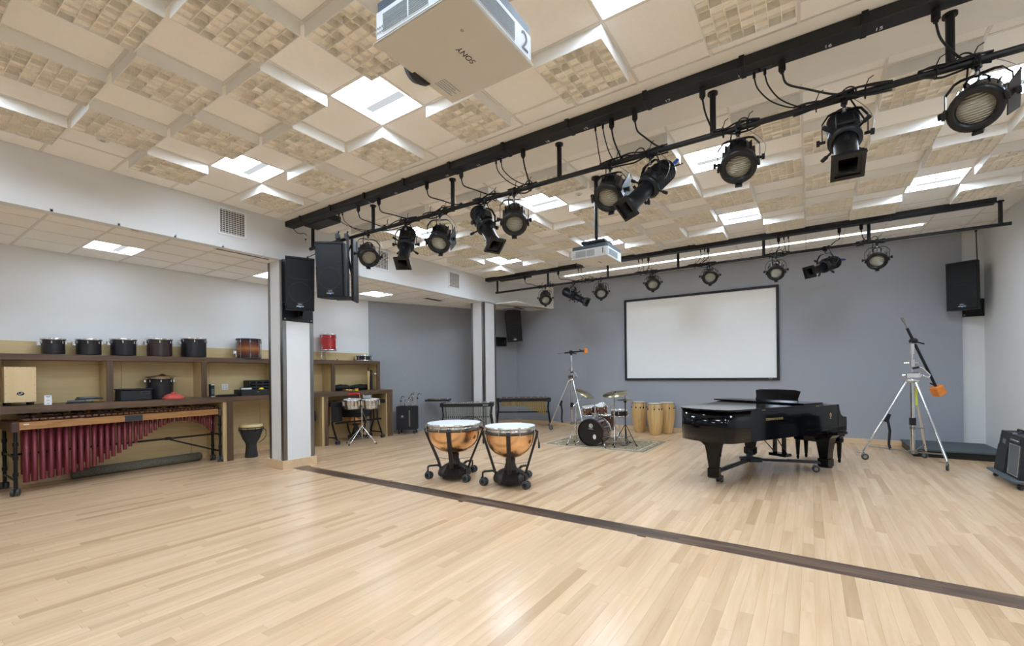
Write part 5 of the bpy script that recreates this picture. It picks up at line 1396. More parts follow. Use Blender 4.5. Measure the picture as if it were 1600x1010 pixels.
def raceway(which, y0, y1, x0, x1, label, plugs, nums):
    t = thing('power_raceway', label, 'raceway', ((x0 + x1) / 2, (y0 + y1) / 2, ZC))
    ox, oy = (x0 + x1) / 2, (y0 + y1) / 2
    MB().box(x0 - ox, x1 - ox, y0 - oy, y1 - oy, -0.09, -0.002, 0.004).build('channel', 'black_paint', t)
    x = x0 + 0.45
    while x < x1:
        MB().box(x - ox - 0.02, x - ox + 0.02, y0 - oy - 0.02, y1 - oy + 0.006, -0.094, -0.001, 0.002).build('hanger_clip', 'black_metal', t)
        x += 1.61 * 0.5 if which == 'near' else 1.61
    if which == 'near': MB().box(0.3 + x0 - ox, 0.95 + x0 - ox, y1 - oy, y1 - oy + 0.24, -0.1, -0.002, 0.004).build('junction_box', 'black_paint', t)
    else: MB().box(0.35 + x0 - ox, 1.3 + x0 - ox, y1 - oy, y1 - oy + 0.12, -0.1, -0.002, 0.004).build('junction_box', 'black_paint', t)
    for (px, big) in plugs:
        if big:
            p = MB().cyl((px - ox, y1 - oy - 0.05, -0.165), (px - ox, y1 - oy - 0.05, -0.06), 0.026, n=12)
            p.cyl((px - ox, y1 - oy - 0.05, -0.185), (px - ox, y1 - oy - 0.05, -0.165), 0.016, n=10)
            p.build('power_plug', 'rubber', t)
        else:
            MB().cyl((px - ox, y1 - oy - 0.03, -0.14), (px - ox, y1 - oy - 0.03, -0.085), 0.011, n=8).build('data_plug', 'rubber', t)
            MB().box(px - ox - 0.05, px - ox + 0.05, y1 - oy - 0.06, y1 - oy - 0.005, -0.093, -0.088).build('connector_plate', 'walnut_plaque', t)
    for (px, s_) in nums:
        M = Matrix.Translation((px - ox, 0.035, -0.0905)) @ Matrix.Rotation(PI, 4, 'Z') @ Matrix.Rotation(PI, 4, 'Y')
        text_obj('circuit_number', s_, 0.052, 'white_paint', t, M)
    return t
PL1 = [(-5.555, 1), (-6.05, 0), (-5.96, 0), (-4.153, 1), (-5.096, 1), (-3.567, 1), (-2.661, 1), (-3.05, 0), (-2.98, 0), (-1.8, 0), (-1.72, 0), (-1.62, 1), (-1.385, 1), (-0.774, 1), (-0.369, 0), (-0.29, 0), (-0.167, 1), (0.755, 1)]
PL2 = [(-6.136, 1), (-5.16, 1), (-4.632, 0), (-4.553, 0), (-3.159, 0), (-3.071, 0), (-2.932, 1), (-1.86, 0), (-1.784, 0), (-1.712, 1), (-0.474, 1), (-0.388, 0), (-0.316, 0), (0.453, 1), (0.761, 1)]
raceway('near', 4.035, 4.19, XS + 0.002, 2.6, 'long black power raceway on the ceiling nearest the camera', PL1, [(0.447, '15'), (0.14, '16'), (-0.469, '10'), (-1.076, '17'), (-1.9, '12'), (-2.35, '18'), (-3.3, '11'), (-3.8, '19'), (-4.75, '10'), (-5.3, '20')])
raceway('far', 9.45, 9.61, XS + 0.002, 2.38, 'long black power raceway on the ceiling near the end wall', PL2, [])
def hang_pipe(which, label):
    y, z_, x0, x1 = PIPE[which]
    t = thing('lighting_pipe', label, 'pipe', (0, y, ZC))
    MB().cyl((x0, 0, z_ - ZC), (x1, 0, z_ - ZC), 0.026, n=14).build('pipe', 'black_paint', t)
    for x in STEMS + [2.49]:
        s_ = MB().cyl((x, 0, z_ - ZC), (x, 0, -0.002), 0.027, n=12).build('stem', 'black_paint', t)
        MB().cyl((x, 0, -0.02), (x, 0, -0.001), 0.045, n=14).build('ceiling_flange', 'black_paint', s_)
    for x in (x0, x1):
        MB().cyl((x - 0.006, 0, z_ - ZC), (x + 0.006, 0, z_ - ZC), 0.028, n=14).build('end_cap', 'black_metal', t)
    return t
hang_pipe('near', 'black lighting pipe hung nearest the camera across the room')
hang_pipe('far', 'black lighting pipe hung near the end wall')

CR, CD = Vector((cs, sn, 0)), Vector((-sn, cs, 0))
def aim_vec(a): return (CR * a[0] + Vector((0, 0, 1)) * a[1] - CD * a[2]).normalized()
def lamp_common(t, drop, half, M, m='lamp_black'):
    """clamp, yoke, knobs shared by both lamp kinds"""
    c = MB().box(-0.022, 0.022, -0.036, 0.036, -0.05, 0.036, 0.006).cyl((0, 0, -0.1), (0, 0, -0.04), 0.013, n=10).cyl((0.0, -0.07, -0.02), (0.0, -0.03, -0.02), 0.009, n=8)
    c.build('pipe_clamp', m, t)
    MB().cyl((0, 0, -0.115), (0, 0, -0.085), 0.017, n=10).build('clamp_bolt', 'steel', t)
    ty = -0.1
    pts = [(-half, 0, drop), (-half, 0, ty - 0.075), (-half * 0.72, 0, ty - 0.012), (-half * 0.5, 0, ty), (half * 0.5, 0, ty), (half * 0.72, 0, ty - 0.012), (half, 0, ty - 0.075), (half, 0, drop)]
    MB().bar(pts, 0.03, 0.007, (0, 1, 0)).build('yoke', m, t)
    for s_ in (-1, 1):
        MB().cyl((s_ * half * 0.85, 0, drop), (s_ * (half + 0.02), 0, drop), 0.012, n=10).cyl((s_ * (half + 0.016), 0, drop), (s_ * (half + 0.04), 0, drop), 0.024, n=12).build('yoke_knob', 'rubber', t)
    MB().tube(smooth_pts([(0.03, 0.02, 0.02), (half * 0.95, 0.05, -0.09), (half * 1.3, 0.08, drop * 0.6), (half * 1.05, 0.06, drop * 0.95), (half * 0.5, 0.03, drop * 0.9)]), 0.0028, 5).build('safety_cable', 'steel', t)
def put(mb, name, m, par, M):
    o = mb.build(name, m, par); o.matrix_local = M; return o
def par_lamp(label, x, which, aim, door=False, drop=-0.3):
    y, z_, _, _ = PIPE[which]
    a = aim_vec(aim)
    rz = math.atan2(a.x, -a.y); tilt = math.atan2(-a.z, math.hypot(a.x, a.y))
    t = thing('par_lamp', label, 'stage light', (x, y, z_), rz, 'round stage lamps on the ' + which + ' pipe')
    fw = Vector((0, -math.cos(tilt), -math.sin(tilt)))
    M = Matrix.Translation((0, 0, drop)) @ frame_to(fw) @ Matrix.Rotation(PI / 2, 4, 'Z')
    upv = (M.to_3x3().inverted() @ Vector((0, 0, 1))); up2 = math.atan2(upv.y, upv.x)
    lamp_common(t, drop, 0.17, M)
    put(MB().lathe([(0.035, -0.27), (0.06, -0.265), (0.065, -0.22), (0.1, -0.21), (0.122, -0.17), (0.128, 0.0), (0.132, 0.05)], 28), 'housing', 'lamp_black', t, M)
    for k in range(14):
        an = 2 * PI * k / 14
        put(MB().box(0.1, 0.14, -0.005, 0.005, -0.18, 0.03, 0.0, Matrix.Rotation(an, 4, 'Z')), 'cooling_fin', 'lamp_black', t, M)
    put(MB().lathe([(0.128, 0.04), (0.15, 0.045), (0.152, 0.12), (0.14, 0.13), (0.106, 0.13), (0.1, 0.09)], 28, cap=False), 'front_ring', 'lamp_black', t, M)
    put(MB().lathe([(0.0005, 0.122), (0.045, 0.118), (0.08, 0.108), (0.106, 0.092)], 28, cap=False), 'lens', 'lamp_lens', t, M)
    for k in range(3):
        an = up2 + PI + (k - 1) * R(100)
        put(MB().box(0.125, 0.172, -0.028, 0.028, 0.095, 0.125, 0.004, Matrix.Rotation(an, 4, 'Z')).box(0.15, 0.17, -0.03, 0.03, 0.08, 0.15, 0.003, Matrix.Rotation(an, 4, 'Z')), 'gel_clip', 'lamp_black', t, M)
    an = up2
    put(MB().tube([Matrix.Rotation(an, 3, 'Z') @ Vector(p) for p in ((0.1, -0.06, -0.06), (0.15, -0.06, -0.05), (0.175, -0.03, -0.05), (0.178, 0.03, -0.05), (0.15, 0.06, -0.05), (0.1, 0.06, -0.06))], 0.008, 8), 'handle', 'lamp_black', t, M)
    if door:
        ad_ = up2 - R(95)
        put(MB().add([(0.15, -0.1, 0.11), (0.15, 0.1, 0.11), (0.19, 0.13, -0.12), (0.19, -0.13, -0.12), (0.157, -0.1, 0.11), (0.157, 0.1, 0.11), (0.197, 0.13, -0.12), (0.197, -0.13, -0.12)],
                     [(3, 2, 1, 0), (4, 5, 6, 7), (0, 1, 5, 4), (1, 2, 6, 5), (2, 3, 7, 6), (3, 0, 4, 7)], False, Matrix.Rotation(ad_, 4, 'Z')), 'folded_gel_frame', 'lamp_black', t, M)
    MB().tube(smooth_pts([M @ Vector((0, 0, -0.265)), (0.03, 0.14, drop * 0.7), (-0.06, 0.08, -0.14), (-0.05, 0.02, 0.02)]), 0.006, 6).build('power_lead', 'cable_black', t)
    return t
def profile_lamp(label, x, which, aim, drop=-0.32, blue=False):
    y, z_, _, _ = PIPE[which]
    a = aim_vec(aim)
    rz = math.atan2(a.x, -a.y); tilt = math.atan2(-a.z, math.hypot(a.x, a.y))
    t = thing('profile_lamp', label, 'stage light', (x, y, z_), rz, 'long stage lamps on the ' + which + ' pipe')
    fw = Vector((0, -math.cos(tilt), -math.sin(tilt)))
    M = Matrix.Translation((0, 0, drop)) @ frame_to(fw) @ Matrix.Rotation(PI / 2, 4, 'Z')
    lamp_common(t, drop, 0.15, M)
    put(MB().lathe([(0.05, -0.3), (0.09, -0.295), (0.108, -0.27), (0.112, -0.05), (0.1, 0.0), (0.085, 0.03), (0.082, 0.05)], 28), 'lamp_housing', 'lamp_black', t, M)
    for k in range(7):
        put(MB().torus((0, 0, -0.25 + 0.03 * k), 0.112, 0.004, n=24, k=6), 'cooling_ring', 'lamp_black', t, M)
    put(MB().box(-0.06, 0.06, -0.13, -0.08, -0.16, 0.0, 0.01, Matrix.Rotation(R(90), 4, 'Z')), 'burner_box', 'lamp_black', t, M)
    put(MB().lathe([(0.1, 0.0), (0.118, 0.01), (0.118, 0.05), (0.09, 0.06)], 24, cap=False), 'shutter_ring', 'lamp_black', t, M)
    for k in range(4):
        Mk = Matrix.Rotation(R(45 + 90 * k), 4, 'Z')
        put(MB().box(0.11, 0.165, -0.008, 0.008, 0.024, 0.034, 0.0, Mk).box(0.16, 0.215, -0.016, 0.016, 0.018, 0.04, 0.006, Mk), 'shutter_handle', 'rubber', t, M)
    put(MB().lathe([(0.08, 0.05), (0.08, 0.3), (0.088, 0.305), (0.09, 0.39), (0.078, 0.39), (0.074, 0.2)], 28, cap=False), 'lens_barrel', 'lamp_black', t, M)
    put(MB().lathe([(0.0005, 0.25), (0.074, 0.24)], 24, cap=False), 'lens_glass', 'inside_black', t, M)
    for k in (0, 1): put(MB().cyl((0.08 if k else -0.08, 0, 0.17), (0.11 if k else -0.11, 0, 0.17), 0.014, n=10), 'focus_knob', 'rubber', t, M)
    fr = MB()
    s1, s2 = 0.108, 0.082
    for (x0, x1, y0, y1) in ((-s1, s1, -s1, -s2), (-s1, s1, s2, s1), (-s1, -s2, -s2, s2), (s2, s1, -s2, s2)): fr.box(x0, x1, y0, y1, 0.385, 0.41)
    put(fr, 'gel_frame', 'lamp_black', t, M)
    put(MB().lathe([(0.085, 0.395), (0.118, 0.395)], 4, Matrix.Rotation(R(45), 4, 'Z'), cap=False, smooth=False), 'frame_backing', 'lamp_black', t, M)
    p0 = M @ Vector((0, 0, -0.29))
    MB().tube(smooth_pts([p0, p0 + Vector((0.1, 0.1, 0.02)), (0.14, 0.06, -0.2), (0.04, 0.03, 0.0)]), 0.006, 6).build('power_lead', 'cable_black', t)
    if blue:
        q = M @ Vector((0.0, -0.06, -0.31))
        MB().cyl(q, q + (M.to_3x3() @ Vector((0.0, 0, -0.08))), 0.018, n=10).build('blue_connector', 'blue_plug', t)
    return t
par_lamp('round stage lamp farthest left on the near pipe, beside the hung loudspeaker', -5.687, 'near', (0.43, -0.66, 0.8), drop=-0.34)
profile_lamp('long square-nosed stage lamp farthest left on the near pipe', -4.85, 'near', (0.02, -0.74, 0.5))
par_lamp('round stage lamp second from left on the near pipe, tilted down left', -4.187, 'near', (-0.05, -0.88, 0.8), door=True, drop=-0.36)
profile_lamp('long square-nosed stage lamp second from left on the near pipe, pointing down right', -3.42, 'near', (0.345, -0.785, 0.5))
par_lamp('round stage lamp third from left on the near pipe, left of the projector pole', -2.972, 'near', (0.05, -0.84, 0.8), drop=-0.34)
par_lamp('round stage lamp right above the far projector, with folded gel frame', -1.749, 'near', (-0.45, -1.0, 0.8), door=True)
profile_lamp('long stage lamp with a blue plug, pointing down left on the near pipe', -1.322, 'near', (-0.83, -0.83, 0.3), blue=True)
par_lamp('round stage lamp on the near pipe between two long lamps', -0.526, 'near', (-0.41, -1.0, 0.8))
profile_lamp('long square-nosed stage lamp farthest right on the near pipe', 0.251, 'near', (-0.31, -0.8, 0.5))
par_lamp('round stage lamp farthest right on the near pipe, with folded gel frame', 1.02, 'near', (-1.1, -1.0, 0.8), door=True, drop=-0.31)
par_lamp('round stage lamp farthest left on the far pipe, before the bulkhead corner', -5.641, 'far', (-0.04, -0.62, 0.8))
profile_lamp('long square-nosed stage lamp at the left of the far pipe, pointing right', -4.844, 'far', (0.7, -0.46, 0.45))
par_lamp('round stage lamp second from left on the far pipe', -4.122, 'far', (-0.14, -0.62, 0.8))
par_lamp('round stage lamp on the far pipe above the left part of the screen', -2.9, 'far', (-0.23, -0.55, 0.8), drop=-0.24)
par_lamp('round stage lamp on the far pipe above the middle of the screen', -1.717, 'far', (-0.34, -0.55, 0.8), drop=-0.24)
par_lamp('round stage lamp on the far pipe above the right corner of the screen', -0.533, 'far', (-0.46, -0.65, 0.8))
profile_lamp('long stage lamp with a blue plug at the right of the far pipe, pointing left', 0.248, 'far', (-1.0, -0.37, 0.3), blue=True)
par_lamp('round stage lamp farthest right on the far pipe', 0.99, 'far', (-0.64, -0.65, 0.8))

# cables from the raceways to the pipes, and tied bundles on the pipes
def cable(label, group, pts, r=0.007):
    o = thing('power_cable', label, 'cable', pts[0], 0, group)
    P0 = Vector(pts[0])
    MB().tube(smooth_pts([Vector(p) - P0 for p in pts], 6), r, 6).build('cord', 'cable_black', o)
    a = Vector(pts[-1]) - P0
    MB().sphere(a, r * 2.4, 8).build('cable_tie', 'rubber', o)
WH = {'near': (4.14, 4.17), 'far': (9.56, 9.59)}
def drape(which, x0, x1, big, where, sag=0.12):
    y, z_, _, _ = PIPE[which]
    ys = WH[which][0 if big else 1] if False else (4.14 if which == 'near' else 9.56) + (0.0 if big else 0.02)
    zt = ZC - (0.185 if big else 0.14)
    d = x1 - x0
    pts = [(x0, ys, zt), (x0 + 0.01 + d * 0.05, ys + 0.02, zt - 0.09), (x0 + d * 0.35, ys + 0.12, z_ + sag * 0.55 + 0.02), (x0 + d * 0.75, y - 0.04, z_ + 0.035), (x1, y - 0.005, z_ + 0.03)]
    cable('black ' + ('power' if big else 'data') + ' cable from the ' + which + ' raceway, ' + where, 'cables hanging from the ' + which + ' raceway', pts, 0.008 if big else 0.0055)
WN = ['above the leftmost round lamp', 'outer of a pair before the first stem', 'inner of a pair before the first stem', 'above the second round lamp', 'between the first two long lamps', 'to the second long lamp', 'above the third round lamp',
      'left of a pair near the third round lamp', 'right of a pair near the third round lamp', 'left of three above the far projector', 'middle of three above the far projector', 'right of three above the far projector',
      'to the lamp with the blue plug', 'beside the middle stem', 'left of a pair beyond the middle stem', 'right of a pair beyond the middle stem', 'sweeping to the rightmost long lamp', 'across the rightmost stem']
TG1 = [-5.3, -5.6, -5.75, -3.8, -4.7, -3.25, -2.75, -2.85, -2.75, -1.85, -1.7, -1.62, -1.2, -0.72, -0.05, -0.02, 0.3, 0.98]
for (px, big), tg, wn in zip(PL1, TG1, WN): drape('near', px, tg, big, wn)
TG2 = [-5.8, -4.7, -4.5, -4.45, -3.25, -3.1, -3.05, -2.05, -1.95, -1.9, -0.55, -0.35, -0.32, 0.3, 0.85]
WF = ['above the leftmost round lamp', 'to the leftmost long lamp', 'left of a pair by the first long lamp', 'right of a pair by the first long lamp', 'left of three at the left screen corner', 'middle of three at the left screen corner', 'right of three at the left screen corner',
      'left of three over the screen', 'middle of three over the screen', 'right of three over the screen', 'above the right corner of the screen', 'left of a pair by the right screen corner', 'right of a pair by the right screen corner', 'to the lamp with the blue plug', 'to the rightmost round lamp']
for (px, big), tg, wn in zip(PL2, TG2, WF): drape('far', px, tg, big, wn)
cr_ = random.Random(5)
def bundle(which, x0, x1, label, n=3):
    y, z_, _, _ = PIPE[which]
    t = thing('cable_bundle', label, 'cable', ((x0 + x1) / 2, y, z_), 0, 'cable bundles tied to the ' + which + ' pipe')
    for k in range(n):
        pts = []; m_ = 7; ph = cr_.uniform(0, 6)
        for i in range(m_):
            u = i / (m_ - 1); an = ph + 3.2 * u
            rr = 0.036 + 0.02 * math.sin(PI * u) * cr_.uniform(0.2, 1)
            pts.append((x0 + (x1 - x0) * u - (x0 + x1) / 2, rr * math.cos(an), rr * abs(math.sin(an)) * (1 if k else -1)))
        MB().tube(smooth_pts(pts, 5), 0.0075, 6).build('cord', 'cable_black', t)
    for i in range(2):
        u = 0.25 + 0.5 * i
        xx = (x0 - x1) / 2 + (x1 - x0) * u
        MB().torus((0, 0, 0), 0.045, 0.005, Matrix.Translation((xx, 0, 0)) @ Matrix.Rotation(PI / 2, 4, 'Y'), n=14, k=6).tube([(xx, 0, 0.045), (xx + 0.02, -0.02, 0.09), (xx + 0.05, -0.03, 0.1)], 0.004, 5).build('cable_tie', 'rubber', t)
    lp = [(0.0, 0.03, 0.03)] + [(0.05 * math.cos(q) + 0.06, 0.04, 0.05 + 0.05 * math.sin(q)) for q in (2.6, 1.6, 0.6, -0.4)]
    MB().tube(smooth_pts(lp, 5), 0.006, 6).build('loop', 'cable_black', t)
bundle('near', -5.45, -4.6, 'cable bundle tied to the near pipe left of the second round lamp')
bundle('near', -4.5, -3.95, 'cable bundle tied to the near pipe at the second round lamp')
bundle('near', -3.6, -3.15, 'cable bundle tied to the near pipe at the second long lamp')
bundle('near', -3.05, -2.65, 'cable bundle tied to the near pipe at the third round lamp')
bundle('near', -1.85, -1.15, 'cable bundle tied to the near pipe above the far projector', 4)
bundle('near', -0.75, -0.35, 'cable bundle tied to the near pipe at the middle stem')
bundle('near', -0.1, 0.55, 'thick cable bundle tied to the near pipe above the rightmost long lamp', 5)
bundle('near', 0.7, 1.1, 'cable bundle tied to the near pipe at the rightmost round lamp')
bundle('far', -5.85, -5.4, 'cable bundle tied to the far pipe at its leftmost round lamp')
bundle('far', -4.75, -4.2, 'cable bundle tied to the far pipe beside its first long lamp')
bundle('far', -3.3, -2.8, 'thick cable bundle tied to the far pipe at the left screen corner', 5)
bundle('far', -2.15, -1.6, 'thick cable bundle tied to the far pipe over the screen', 5)
bundle('far', -0.75, -0.3, 'thick cable bundle tied to the far pipe at the right screen corner', 5)
bundle('far', 0.7, 1.1, 'cable bundle tied to the far pipe at its rightmost round lamp')

# ================================================================== loudspeakers
mat('speaker_cab', (19, 21, 25), 0.6, var=0.1, scale=30, bump=0.08, bscale=300)
mat('speaker_grille', (14, 17, 21), 0.5, metal=0.3, var=0.2, scale=200)
emis('blue_led', (60, 120, 255), 2.0)
def speaker(name, label, loc, rz, tilt, h=0.86, w_=0.43, d=0.36, roll=0.0):
    t = thing(name, label, 'loudspeaker', loc, rot=(tilt, roll, rz))
    M = None
    pl = [(-w_ / 2, 0), (w_ / 2, 0), (w_ / 2 - 0.01, d * 0.45), (w_ / 2 - 0.1, d), (-w_ / 2 + 0.1, d), (-w_ / 2 + 0.01, d * 0.45)]
    MB().prism(pl, -h / 2, h / 2).build('cabinet', 'speaker_cab', t)
    MB().box(-w_ / 2 + 0.012, w_ / 2 - 0.012, -0.016, 0.0, -h / 2 + 0.02, h / 2 - 0.03, 0.008).build('grille', 'speaker_grille', t)
    MB().lathe([(0.155, -0.001), (0.165, 0.006), (0.175, -0.001)], 32, Matrix.Translation((0, -0.0155, -h * 0.16)) @ Matrix.Rotation(PI / 2, 4, 'X'), cap=False).build('woofer_ring', 'speaker_cab', t)
    MB().bar([(-w_ / 2 + 0.04, -0.018, h * 0.14), (-w_ / 4, -0.019, h * 0.095), (w_ / 4, -0.019, h * 0.095), (w_ / 2 - 0.04, -0.018, h * 0.14)], 0.006, 0.012, (0, 1, 0)).build('horn_lip', 'speaker_cab', t)
    MB().box(-w_ / 2, w_ / 2, -0.012, 0.03, h / 2 - 0.03, h / 2 + 0.004, 0.006).build('top_cap', 'speaker_cab', t)
    bd = MB().box(-0.055, 0.055, -0.02, -0.016, -h / 2 + 0.06, -h / 2 + 0.074).build('badge_bar', 'vib_bar', t)
    text_obj('badge_letters', 'QSC', 0.036, 'vib_bar', bd, Matrix.Translation((0, -0.0165, -h / 2 + 0.1)) @ Matrix.Rotation(PI / 2, 4, 'X'))
    MB().box(-0.008, 0.008, -0.0205, -0.016, -h / 2 + 0.05, -h / 2 + 0.06).build('indicator', 'blue_led', t)
    return t
t = speaker('loudspeaker', 'black loudspeaker on a bracket on the near column', (-6.99, 4.08, 3.05), R(66), R(6), d=0.27)
o = MB().box(0, 0.014, -0.265, 0.265, -0.155, 0.155, 0.003)
bk = thing('speaker_bracket', 'black bracket plate on the near column under its loudspeaker', 'bracket', (XS + 0.004, 4.235, 2.625))
o.build('plate', 'black_metal', bk)
for (y_, z_) in ((-0.23, -0.12), (0.23, -0.12), (-0.23, 0.12), (0.23, 0.12)): MB().cyl((0.012, y_, z_), (0.02, y_, z_), 0.014, n=8).build('bolt', 'steel', bk)
MB().box(0.014, 0.1, -0.04, 0.04, -0.08, 0.05, 0.004).box(0.06, 0.1, -0.03, 0.03, -0.06, 0.1).build('arm', 'black_metal', bk)
t = speaker('loudspeaker', 'black loudspeaker hung from the left end of the near pipe', (-6.28, 4.15, 3.2), R(36), R(4))
bk = thing('hanging_yoke', 'black hanging frame beside the loudspeaker on the near pipe', 'bracket', (-6.02, 4.41, 3.738), R(36))
MB().box(-0.02, 0.02, -0.12, 0.12, -1.03, -0.06, 0.004).build('side_plate', 'black_metal', bk)
MB().box(-0.06, -0.03, -0.2, -0.16, -0.98, -0.06, 0.004).build('front_rail', 'black_metal', bk)
MB().bar([(-0.045, -0.18, -0.3), (0.0, -0.08, -0.1)], 0.03, 0.02, (0, 0, 1)).bar([(-0.045, -0.18, -0.35), (0.0, -0.05, -0.75)], 0.03, 0.02, (1, 0, 0)).build('diagonal_brace', 'black_metal', bk)
MB().box(-0.3, 0.02, -0.1, 0.06, -1.0, -0.96, 0.004).build('base_arm', 'black_metal', bk)
for x_ in (-0.26, -0.12): MB().box(x_ - 0.03, x_ + 0.03, -0.04, 0.04, -0.045, 0.04, 0.006).cyl((x_, 0, 0.03), (x_ + 0.02, 0.0, 0.085), 0.012, n=8).build('pipe_clamp', 'lamp_black', bk)
t = speaker('loudspeaker', 'black loudspeaker tilted down in the far left corner', (-7.42, 10.93, 2.95), R(40), R(14), h=0.92, w_=0.46, roll=R(-5))
bk = thing('speaker_bracket', 'black bracket plate on the angled wall beside the far corner loudspeaker', 'bracket', (-7.98, 11.02, 2.52), math.atan2(-(AX1 - AX0), AY1 - AY0))
MB().box(0, 0.014, -0.2, 0.2, -0.13, 0.15, 0.003).build('plate', 'black_metal', bk)
MB().box(0.014, 0.3, -0.04, 0.04, -0.05, 0.03, 0.004).build('arm', 'black_metal', bk)
for (y_, z_) in ((-0.17, -0.1), (0.17, -0.1)): MB().cyl((0.012, y_, z_), (0.02, y_, z_), 0.012, n=8).build('bolt', 'steel', bk)
t = speaker('loudspeaker', 'black loudspeaker on a bracket at the right end of the end wall', (2.35, 11.18, 3.06), R(-24), R(3), h=0.88)
bk = thing('speaker_bracket', 'black bracket plate under the right loudspeaker', 'bracket', (2.63, YB + 0.048, 2.69))
MB().box(-0.185, 0.19, -0.014, 0, -0.165, 0.165, 0.003).build('plate', 'black_metal', bk)
for (x_, z_) in ((-0.155, -0.13), (0.16, -0.13), (0.16, 0.13)): MB().cyl((x_, -0.012, z_), (x_, -0.02, z_), 0.013, n=8).build('bolt', 'steel', bk)
MB().box(-0.16, -0.02, -0.25, -0.014, -0.08, 0.05, 0.004).build('arm', 'black_metal', bk)
cable('thin black cable running up the wall above the right loudspeaker', 'speaker cables', [(2.64, 11.5, 3.4), (2.64, 11.55, 3.6), (2.635, 11.56, 3.9), (2.63, 11.56, 4.12)], 0.008)
cable('thin black cable dropping from the near pipe to the column loudspeaker', 'speaker cables', [(-6.9, 4.41, 3.71), (-6.92, 4.36, 3.62), (-6.98, 4.28, 3.56), (-7.0, 4.22, 3.52)], 0.007)
t = thing('junction_camera', 'small grey box hanging under the left end of the near raceway', 'sensor', (-7.14, 4.3, 3.86))
MB().box(-0.03, 0.03, -0.03, 0.03, -0.075, 0.06, 0.006).build('box', 'grid_white', t)
MB().cyl((0.02, -0.03, -0.01), (0.02, -0.045, -0.01), 0.015, n=12).build('lens', 'rubber', t)
MB().tube(smooth_pts([(0, 0, 0.06), (-0.03, -0.03, 0.1), (-0.1, -0.1, 0.1), (-0.14, -0.16, 0.17)]), 0.006, 6).build('cord', 'cable_black', t)

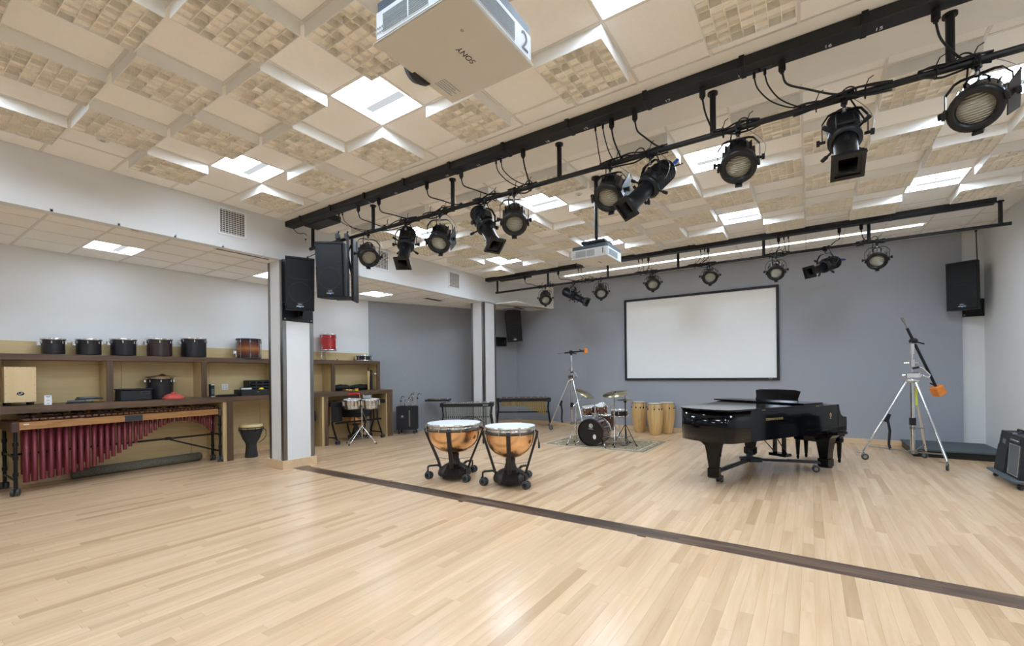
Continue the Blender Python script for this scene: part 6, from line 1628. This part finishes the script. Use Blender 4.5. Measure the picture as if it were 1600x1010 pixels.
# ================================================================== projectors
mat('projector_white', (226, 231, 234), 0.4, var=0.02)
mat('projector_base', (198, 195, 186), 0.5, var=0.01)
mat('projector_vent', (150, 158, 160), 0.6, var=0.05)
mat('projector_slate', (72, 84, 96), 0.5, var=0.06)
def vent_lines(par, axis, u0, u1, z0, z1, off, sgn, n):
    for k in range(n):
        z_ = z0 + (z1 - z0) * (k + 0.5) / n
        b_ = MB()
        hgt = (z1 - z0) / n * 0.3
        if axis == 'y': b_.box(u0, u1, min(off, off + sgn * 0.002), max(off, off + sgn * 0.002), z_ - hgt, z_ + hgt)
        else: b_.box(min(off, off + sgn * 0.002), max(off, off + sgn * 0.002), u0, u1, z_ - hgt, z_ + hgt)
        b_.build('vent_slot', 'projector_vent', par)
def projector(label, c, zb, s, num, pole):
    t = thing('projector', label, 'projector', (c[0], c[1], zb))
    a = s / 2; h = 0.125
    MB().box(-a, a, -a, a, 0.0, 0.012, 0.004).build('base_panel', 'projector_base', t)
    b_ = MB()
    ch = 0.022
    pl = [(-a + ch, -a), (a - ch, -a), (a, -a + ch), (a, a - ch), (a - ch, a), (-a + ch, a), (-a, a - ch), (-a, -a + ch)]
    b_.prism(pl, 0.012, h).build('body', 'projector_white', t)
    MB().prism([(x * 0.985, y * 0.985) for x, y in pl], h, h + 0.045).build('top_shell', 'projector_slate', t)
    # vents on the -Y face and +X face
    f = MB().box(-a + 0.06, a * 0.32, -a - 0.0015, -a, 0.022, h - 0.015).build('vent_grille', 'projector_white', t)
    vent_lines(f, 'y', -a + 0.065, -0.04, 0.026, h - 0.02, -a - 0.0015, -1, 10); vent_lines(f, 'y', -0.03, a * 0.31, 0.026, h - 0.02, -a - 0.0015, -1, 10)
    f = MB().box(a, a + 0.0015, -a + 0.04, a * 0.38, 0.022, h - 0.015).build('vent_grille', 'projector_white', t)
    vent_lines(f, 'x', -a + 0.045, a * 0.37, 0.026, h - 0.02, a + 0.0015, 1, 10)
    for k in range(2):
        for j in range(4):
            MB().cyl((-a + 0.02 + 0.013 * j, -a - 0.001, 0.035 + 0.02 * k), (-a + 0.02 + 0.013 * j, -a - 0.003, 0.035 + 0.02 * k), 0.004, n=8).build('button', 'projector_vent', t)
    # lens recess on the -X side
    MB().lathe([(0.0005, -a - 0.05), (0.06, -a - 0.05), (0.085, -a - 0.005), (0.085, -a + 0.02)], 24, Matrix.Translation((0, 0.02, 0.065)) @ Matrix.Rotation(PI / 2, 4, 'Y')).build('lens_barrel', 'black_plastic', t)
    # lettering
    text_obj('maker_name', 'SONY', 0.042, 'black_paint', t, Matrix.Translation((0.04, 0.02, -0.0008)) @ Matrix.Rotation(R(-90), 4, 'Z') @ Matrix.Rotation(PI, 4, 'X'))
    if num == '2':
        text_obj('unit_number', num, 0.12, 'black_paint', t, Matrix.Translation((a + 0.001, a - 0.075, 0.068)) @ Matrix.Rotation(PI / 2, 4, 'Z') @ Matrix.Rotation(PI / 2, 4, 'X'))
    else:
        text_obj('unit_number', num, 0.1, 'black_paint', t, Matrix.Translation((a - 0.06, -a - 0.001, 0.072)) @ Matrix.Rotation(PI / 2, 4, 'X'))
    for k in range(5):
        MB().box(-a + 0.04 + 0.014 * k, -a + 0.047 + 0.014 * k, 0.08, 0.2 - 0.02 * (k % 2), -0.0008, 0.0).build('print_line', 'projector_vent', t)
    MB().cyl((0.12, -0.1, -0.001), (0.12, -0.1, 0.0), 0.008, n=10).build('screw_cap', 'projector_vent', t)
    # mount
    MB().box(-0.16, 0.17, -0.14, 0.14, h + 0.1, h + 0.135, 0.004).build('mount_plate', 'black_metal', t)
    for (x_, y_) in ((-0.13, -0.11), (0.14, -0.11), (-0.13, 0.11), (0.14, 0.11)): MB().cyl((x_, y_, h + 0.04), (x_, y_, h + 0.1), 0.012, n=8).build('mount_strut', 'black_metal', t)
    MB().box(0.05, 0.16, -0.12, 0.1, h + 0.05, h + 0.095, 0.003).build('control_box', 'black_plastic', t)
    MB().box(-0.03, -0.018, -0.125, -0.122, h + 0.07, h + 0.08).build('indicator', 'blue_led', t)
    MB().cyl((0, 0, h + 0.13), (0, 0, ZC - zb - 0.001), 0.024, n=14).build('pole', 'black_metal', t)
    MB().cyl((0, 0, ZC - zb - 0.02), (0, 0, ZC - zb - 0.0005), 0.06, n=16).build('ceiling_flange', 'black_metal', t)
    return t
projector('white ceiling projector number 1, hanging on a black pole before the screen', (-2.36, 5.45), 3.01, 0.5, '1', True)
projector('large white ceiling projector number 2, overhead at the top edge', (-1.325, 1.515), 2.98, 0.505, '2', True)
